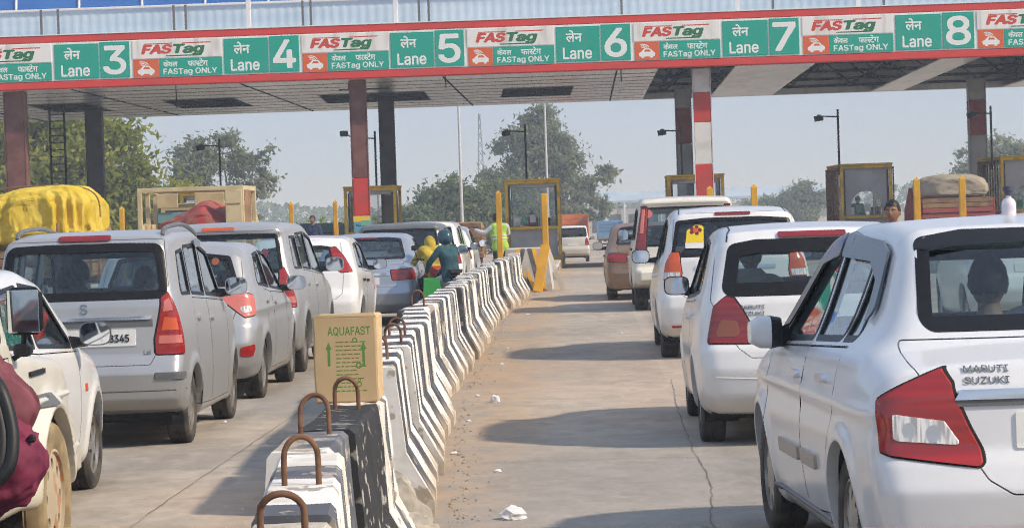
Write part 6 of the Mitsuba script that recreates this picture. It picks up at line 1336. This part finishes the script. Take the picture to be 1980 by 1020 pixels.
put(tm(p+[-8.85, 61.2, 1.55], f), 'cloth_bundle', 'red_cloth', smooth=60, label='heap of red and brown cloth inside the open cream truck', cat='bundle')
# truck with sacks in the lane at the right
t = truck(11.2, 79.5, 2.15, 3.2, .85, 1.75, 'truck_red', 'red truck loaded with covered sacks in the lane at the right', cabh=2.1, panels=4)
for k in range(3): put(rbox(-1.05, 1.05, -.045, .0, 1.33+k*.15, 1.33+k*.15+.135, .008), 'tailgate_board', 'truck_red' if k < 1 else 'wood_brown', t, xf=place(11.2, 79.5, float(gz(79.5))), smooth=False)
p = np.sign(v)*np.abs(v)**.5*[1.06, 1.55, .36]*(1+.10*(meshkit.fbm(v*3+9, 3)-.5))[:, None]; p[:, 2] += .06*np.cos(v[:, 0]*3)*(v[:, 2] > 0)
put(tm(p+[11.2, 81.1, 2.05], f), 'sack_load', 'sack_cloth', smooth=60, label='rounded load of sacks under brown sheeting on the red truck', cat='load')
truck(-.75, 165, 1.9, 3.0, .9, 2.6, 'truck_orange', 'orange truck far down the road beyond the toll gate', cabh=2.2); truck(1.9, 200, 1.9, 3.2, .9, 2.2, 'truck_blue', 'blue truck far down the road beside the bronze sedan', cabh=2.2)
truck(-9.4, 91, 1.7, 2.2, .8, 1.75, 'truck_teal', 'small teal truck left of the brown and red column', cabh=1.75, panels=3)
truck(-3.4, 66, 1.6, 2.0, .8, 1.38, 'wood_brown', 'small brown truck at the head of the left queue', cabh=1.5, panels=3)

# ------------------------------------------------------------------ trees
def c_leaf(a, b, s=1.3):
    def fn(p, n, uv):
        t = fbm(p.x*s, p.y*s, p.z*s, octaves=2)*.7+nz(p.x*9, p.y*9, p.z*9)*.3
        return mix(a, b, ss(.3, .72, t))
    return fn
def leaf(k, a, b, s): scene[k] = {'type': 'principledthin', 'base_color': mikit.proc(c_leaf(a, b, s)), 'roughness': .7, 'diff_trans': 1.0, 'spec_trans': 0.0}
leaf('leaf_yellowgreen', (.19, .235, .04), (.42, .43, .08), .55); leaf('leaf_grey', (.18, .215, .13), (.33, .355, .22), .5); leaf('leaf_dark', (.115, .165, .08), (.24, .29, .13), .5)
mat('bark', vary((.12, .09, .06), (.22, .18, .13), 3), .9)
def tree(name, x, y, blobs, trunk_h, n, size, leaf, label, category='tree', seed=1, group=None, lean=0.):
    """blobs: (dx, dz, rx, rz, weight) clumps of the crown; leaves are small bent quads through their volume, denser to the outside"""
    rr = np.random.RandomState(seed); t = thing(name, label, category, group); z0 = float(gz(y)); C = []
    B = np.array(blobs, float); w = B[:, 4]*B[:, 2]*B[:, 3]; w /= w.sum()
    sub = []
    for b, k in zip(B, np.maximum(6, (w*150).astype(int))):
        u = rr.randn(k, 3); u /= np.linalg.norm(u, axis=1, keepdims=True); r = (.35+.65*rr.rand(k, 1)**.5)
        sub.append(np.c_[u*r*[b[2], b[2], b[3]]+[b[0], rr.randn()*.15*b[2], b[1]], np.full(k, .42*min(b[2], b[3])+.3)])
    S = np.vstack(sub); S = S[S[:, 2] > .25]
    i = rr.choice(len(S), n, p=S[:, 3]**2/np.sum(S[:, 3]**2)); u = rr.randn(n, 3); u /= np.linalg.norm(u, axis=1, keepdims=True)
    P = S[i, :3]+u*S[i, 3:]*np.abs(rr.randn(n, 1))*.62*[1, 1, .75]; P[:, 2] = np.maximum(P[:, 2], .15)
    a = rr.randn(n, 3); a /= np.linalg.norm(a, axis=1, keepdims=True); b = np.cross(a, u+.3*rr.randn(n, 3)); b /= np.linalg.norm(b, axis=1, keepdims=True)
    s = size*(.55+.9*rr.rand(n, 1)); q = np.cross(a, b)
    V = np.stack([P-a*s, P+b*s*.45+q*s*.12, P+a*s, P-b*s*.45+q*s*.12], 1).reshape(-1, 3); k = np.arange(n)*4
    F = np.vstack([np.c_[k, k+1, k+2], np.c_[k, k+2, k+3]])
    put(tm(V+[x, y, z0], F), 'crown', leaf, t, smooth=False)
    top = B[:, 1].max()*.75; tr = .03*top+.08
    if trunk_h:
        put(tube([(x, y, z0-.2), (x+.1*lean, y, z0+trunk_h*.6), (x+lean, y, z0+trunk_h), (x+lean*1.3, y, z0+top)], [tr*1.3, tr, tr*.8, .05], 9), 'trunk', 'bark', t, smooth=True)
        for b in B[:8]:
            mid = (x+lean+(b[0]-lean)*.5, y, z0+trunk_h+(b[1]-trunk_h)*.35)
            put(tube([(x+lean*.9, y, z0+trunk_h*.85), mid, (x+b[0], y, z0+b[1])], [tr*.5, tr*.32, .03], 6), 'limb', 'bark', t, smooth=True)
    return t
tree('broad_tree', -30.5, 140, [(-6, 4.5, 5, 3.6, 1), (0, 5.6, 5, 4.0, 1), (4.5, 5.2, 4.2, 3.4, 1), (7.6, 3.6, 2.8, 2.4, 1), (2, 2.6, 6, 2.0, .8), (9.0, 1.8, 1.8, 1.5, .6)], 2.2, 60000, .22, 'leaf_yellowgreen', 'broad yellow green tree filling the left background behind the ladder', seed=3)
tree('airy_tree', -26.3, 195, [(-2.9, 5.2, 1.5, 2.4, .9), (-2.2, 7.6, 1.6, 1.6, .8), (-.4, 8.4, 1.7, 1.3, .8), (1.2, 6.2, 1.5, 1.5, .6), (2.3, 8.2, .9, 1.3, .5), (2.7, 5.6, 1.1, 1.0, .5), (-.8, 4.2, 1.4, 1.8, .6), (1.2, 3.4, 1.1, 1.2, .4)], 3.2, 12000, .20, 'leaf_grey', 'airy grey green tree left of centre with gaps in its crown', seed=5, lean=.3)
tree('tall_tree', -3.2, 230, [(-.3, 10.3, 1.7, 2.0, 1), (-2.2, 8.6, 2.2, 2.0, 1), (.6, 8.2, 2.4, 2.2, 1), (-3.4, 6.4, 2.2, 1.6, 1), (-.4, 5.6, 3.2, 2.4, 1), (2.2, 5.4, 2.2, 1.6, .9), (4.2, 5.6, 1.4, 1.0, .6), (5.2, 6.4, .9, .6, .4), (3.6, 3.2, 1.8, 1.2, .7), (-2.4, 3.2, 2.6, 1.8, .8), (1.0, 2.6, 2.6, 1.6, .8)], 3.4, 40000, .23, 'leaf_grey', 'tall hazy tree rising behind the middle booth', seed=8, lean=.5)
for i, (x, y, B, n, lf, l) in enumerate([
    (-9.2, 190, [(-.6, 3.6, 1.9, 1.9, 1), (.9, 3.0, 1.6, 1.8, 1), (-1.8, 2.6, 1.6, 1.5, 1)], 9000, 'leaf_dark', 'rounded dark tree just left of the tall hazy tree'),
    (-6.2, 200, [(-.4, 3.6, 1.6, 2.0, 1), (1.0, 3.4, 1.6, 1.8, 1), (0, 1.6, 2.2, 1.4, 1)], 8000, 'leaf_dark', 'dark tree between the rounded tree and the tall hazy tree'),
    (-12.6, 185, [(-.8, 1.9, 1.5, 1.2, 1), (.9, 2.3, 1.5, 1.3, 1)], 5000, 'leaf_dark', 'low bushy tree right of the brown and red column'),
    (-15.5, 170, [(-1.5, 1.4, 1.7, 1.0, 1), (1.2, 1.6, 1.8, 1.1, 1)], 5000, 'leaf_yellowgreen', 'low green bush behind the booth by the brown and red column'),
    (-22.0, 150, [(-2.5, 1.4, 2.4, 1.3, 1), (1.2, 1.2, 2.2, 1.0, 1)], 6000, 'leaf_dark', 'low dark bush behind the open cream truck'),
    (38.6, 255, [(-2.2, 4.6, 1.9, 1.9, 1), (-.6, 6.6, 1.7, 1.7, 1), (1.6, 7.4, 2.0, 1.7, 1), (3.6, 6.6, 1.8, 1.6, .9), (5.6, 5.6, 2, 2, .9), (.6, 4.4, 3.0, 2.0, 1), (-1, 2.4, 3.2, 1.8, 1), (4, 3, 3, 2, .9)], 16000, 'leaf_grey', 'hazy tree behind the shaded column at the right'),
    (24.6, 300, [(-1.6, 3.2, 1.5, 1.2, 1), (.3, 4.3, 1.3, 1.6, 1), (1.8, 3.4, 1.4, 1.2, 1), (0, 2, 2.6, 1.2, 1)], 6000, 'leaf_grey', 'small hazy tree left of the arched booth'),
    (20.8, 310, [(-1, 2.6, 1.4, 1.0, 1), (.9, 2.9, 1.4, 1.1, 1)], 3500, 'leaf_grey', 'smallest hazy tree right of the bright banded column')]):
    tree('hazy_tree', x, y, B, 1.2, int(n*1.5), .21, lf, l, seed=20+i, group='trees beyond the toll plaza')
# far belt of trees, sheds, tents, masts
rr = np.random.RandomState(4); n = 9000
X = rr.uniform(-330, 330, n); Hh = 4.5+3.0*meshkit.fbm(np.c_[X*.03, X*0, X*0], 3)+3.0*meshkit.noise(np.c_[X*.11, X*0, X*0]); P = np.c_[X, 640+rr.rand(n)*40, -1.5+Hh*rr.rand(n)**.7]
a = rr.randn(n, 3); a /= np.linalg.norm(a, axis=1, keepdims=True); b = np.cross(a, rr.randn(n, 3)); b /= np.linalg.norm(b, axis=1, keepdims=True); k = np.arange(n)*4
put(tm(np.stack([P-a*1.1, P+b*.9, P+a*1.1, P-b*.9], 1).reshape(-1, 3), np.vstack([np.c_[k, k+1, k+2], np.c_[k, k+2, k+3]])), 'far_trees', 'leaf_dark', smooth=False, label='distant belt of trees fading into the haze along the horizon', cat='trees', kind='stuff')
mat('shed_blue', vary((.42, .50, .58), (.36, .44, .52), .3), .6); mat('shed_wall', vary((.52, .48, .42), (.42, .40, .38), .3), .8); mat('tent_cream', (.62, .56, .42), .8)
def shed(x, y, w, d, h, label, bays):
    t = thing('roadside_shed', label, 'shed'); z = float(gz(y))
    put(box(x-w/2, x+w/2, y, y+d, z, z+h*.62), 'wall', 'shed_wall', t, smooth=False)
    put(hull([(x+sx*(w/2+.4), y+yy, z+zz) for sx in (-1, 1) for yy, zz in ((-.5, h*.72), (d+.5, h*.72), (-.5, h*.78), (d/2, h), (d+.5, h*.78))]), 'roof', 'shed_blue', t, smooth=False)
    for k in range(bays):
        xx = x-w/2+(k+.5)*w/bays; put(box(xx-.3*w/bays, xx+.3*w/bays, y-.06, y, z+.1, z+h*.45), 'opening', 'booth_dark', t, smooth=False); put(box(xx-w/bays/2-.1, xx-w/bays/2+.1, y-.5, y-.35, z, z+h*.72), 'post', 'white_steel', t, smooth=False)
shed(8.0, 360, 15, 8, 5.6, 'long pale blue roofed shed far beyond the gate, left of the tall utility car', 6); shed(25, 380, 18, 8, 5.8, 'pale blue roofed shed far beyond the gate, near the small hazy trees', 7)
t = thing('tent_frame', 'pale tent frame with crossed poles far beyond the lanes at the right', 'tent')
for x, h in ((22.4, 3.6), (24.6, 4.2), (26.8, 3.7)):
    z = float(gz(330)); put(hull([(x-1.3, 330, z+h*.35), (x+1.3, 330, z+h*.35), (x-1.3, 333, z+h*.35), (x+1.3, 333, z+h*.35), (x, 330, z+h), (x, 333, z+h)]), 'canvas', 'tent_cream', t, smooth=False)
    for s in (-1, 1): put(tube([(x+s*1.3, 330, z), (x+s*1.3, 330, z+h*.36)], .06, 5), 'pole', 'truck_cream', t)
mat('mast_white', (.66, .67, .68), .5)
for i, (x, y, z, l, r) in enumerate([(-5.2, 112, 9.5, 'tall white lighting mast between the dark column and the tall hazy tree', .075), (-1.62, 118, 10.5, 'tall white lighting mast in front of the tall hazy tree', .06)]):
    t = thing('lighting_mast', l, 'mast'); z0 = float(gz(y)); put(tube([(x, y, z0), (x-.0, y, z)], [r, r*.55], 10), 'pole', 'mast_white', t); put(rbox(x-.2, x+.2, y-.2, y+.2, z0, z0+.3, .02), 'base', 'concrete', t)
    put(tube([(x-.5, y, z-.1), (x+.5, y, z-.1)], .03, 6), 'crossarm', 'mast_white', t)
    for s in (-1, 1): put(rbox(x+s*.5-.15, x+s*.5+.15, y-.12, y+.12, z-.2, z-.06, .02), 'lamp', 'grey_plastic', t)
t = thing('lattice_tower', 'faint lattice radio tower in the haze left of the tall tree', 'tower'); L_ = []
for k in range(13):
    z0, z1, w0, w1 = k*2-1.5, k*2+.5, 1.0-.065*k, 1.0-.065*(k+1)
    for (ax, ay), (bx, by) in (((-1, -1), (1, -1)), ((1, -1), (1, 1)), ((1, 1), (-1, 1)), ((-1, 1), (-1, -1))):
        L_.append((tube([(-22.8+ax*w0, 590+ay*w0, z0), (-22.8+ax*w1, 590+ay*w1, z1)], .10, 4), tube([(-22.8+ax*w0, 590+ay*w0, z0), (-22.8+bx*w1, 590+by*w1, z1)], .06, 4)))
put(cat(*[a for a, _ in L_]), 'leg_frame', 'grey_plastic', t); put(cat(*[b for _, b in L_]), 'lattice', 'grey_plastic', t, kind='stuff')
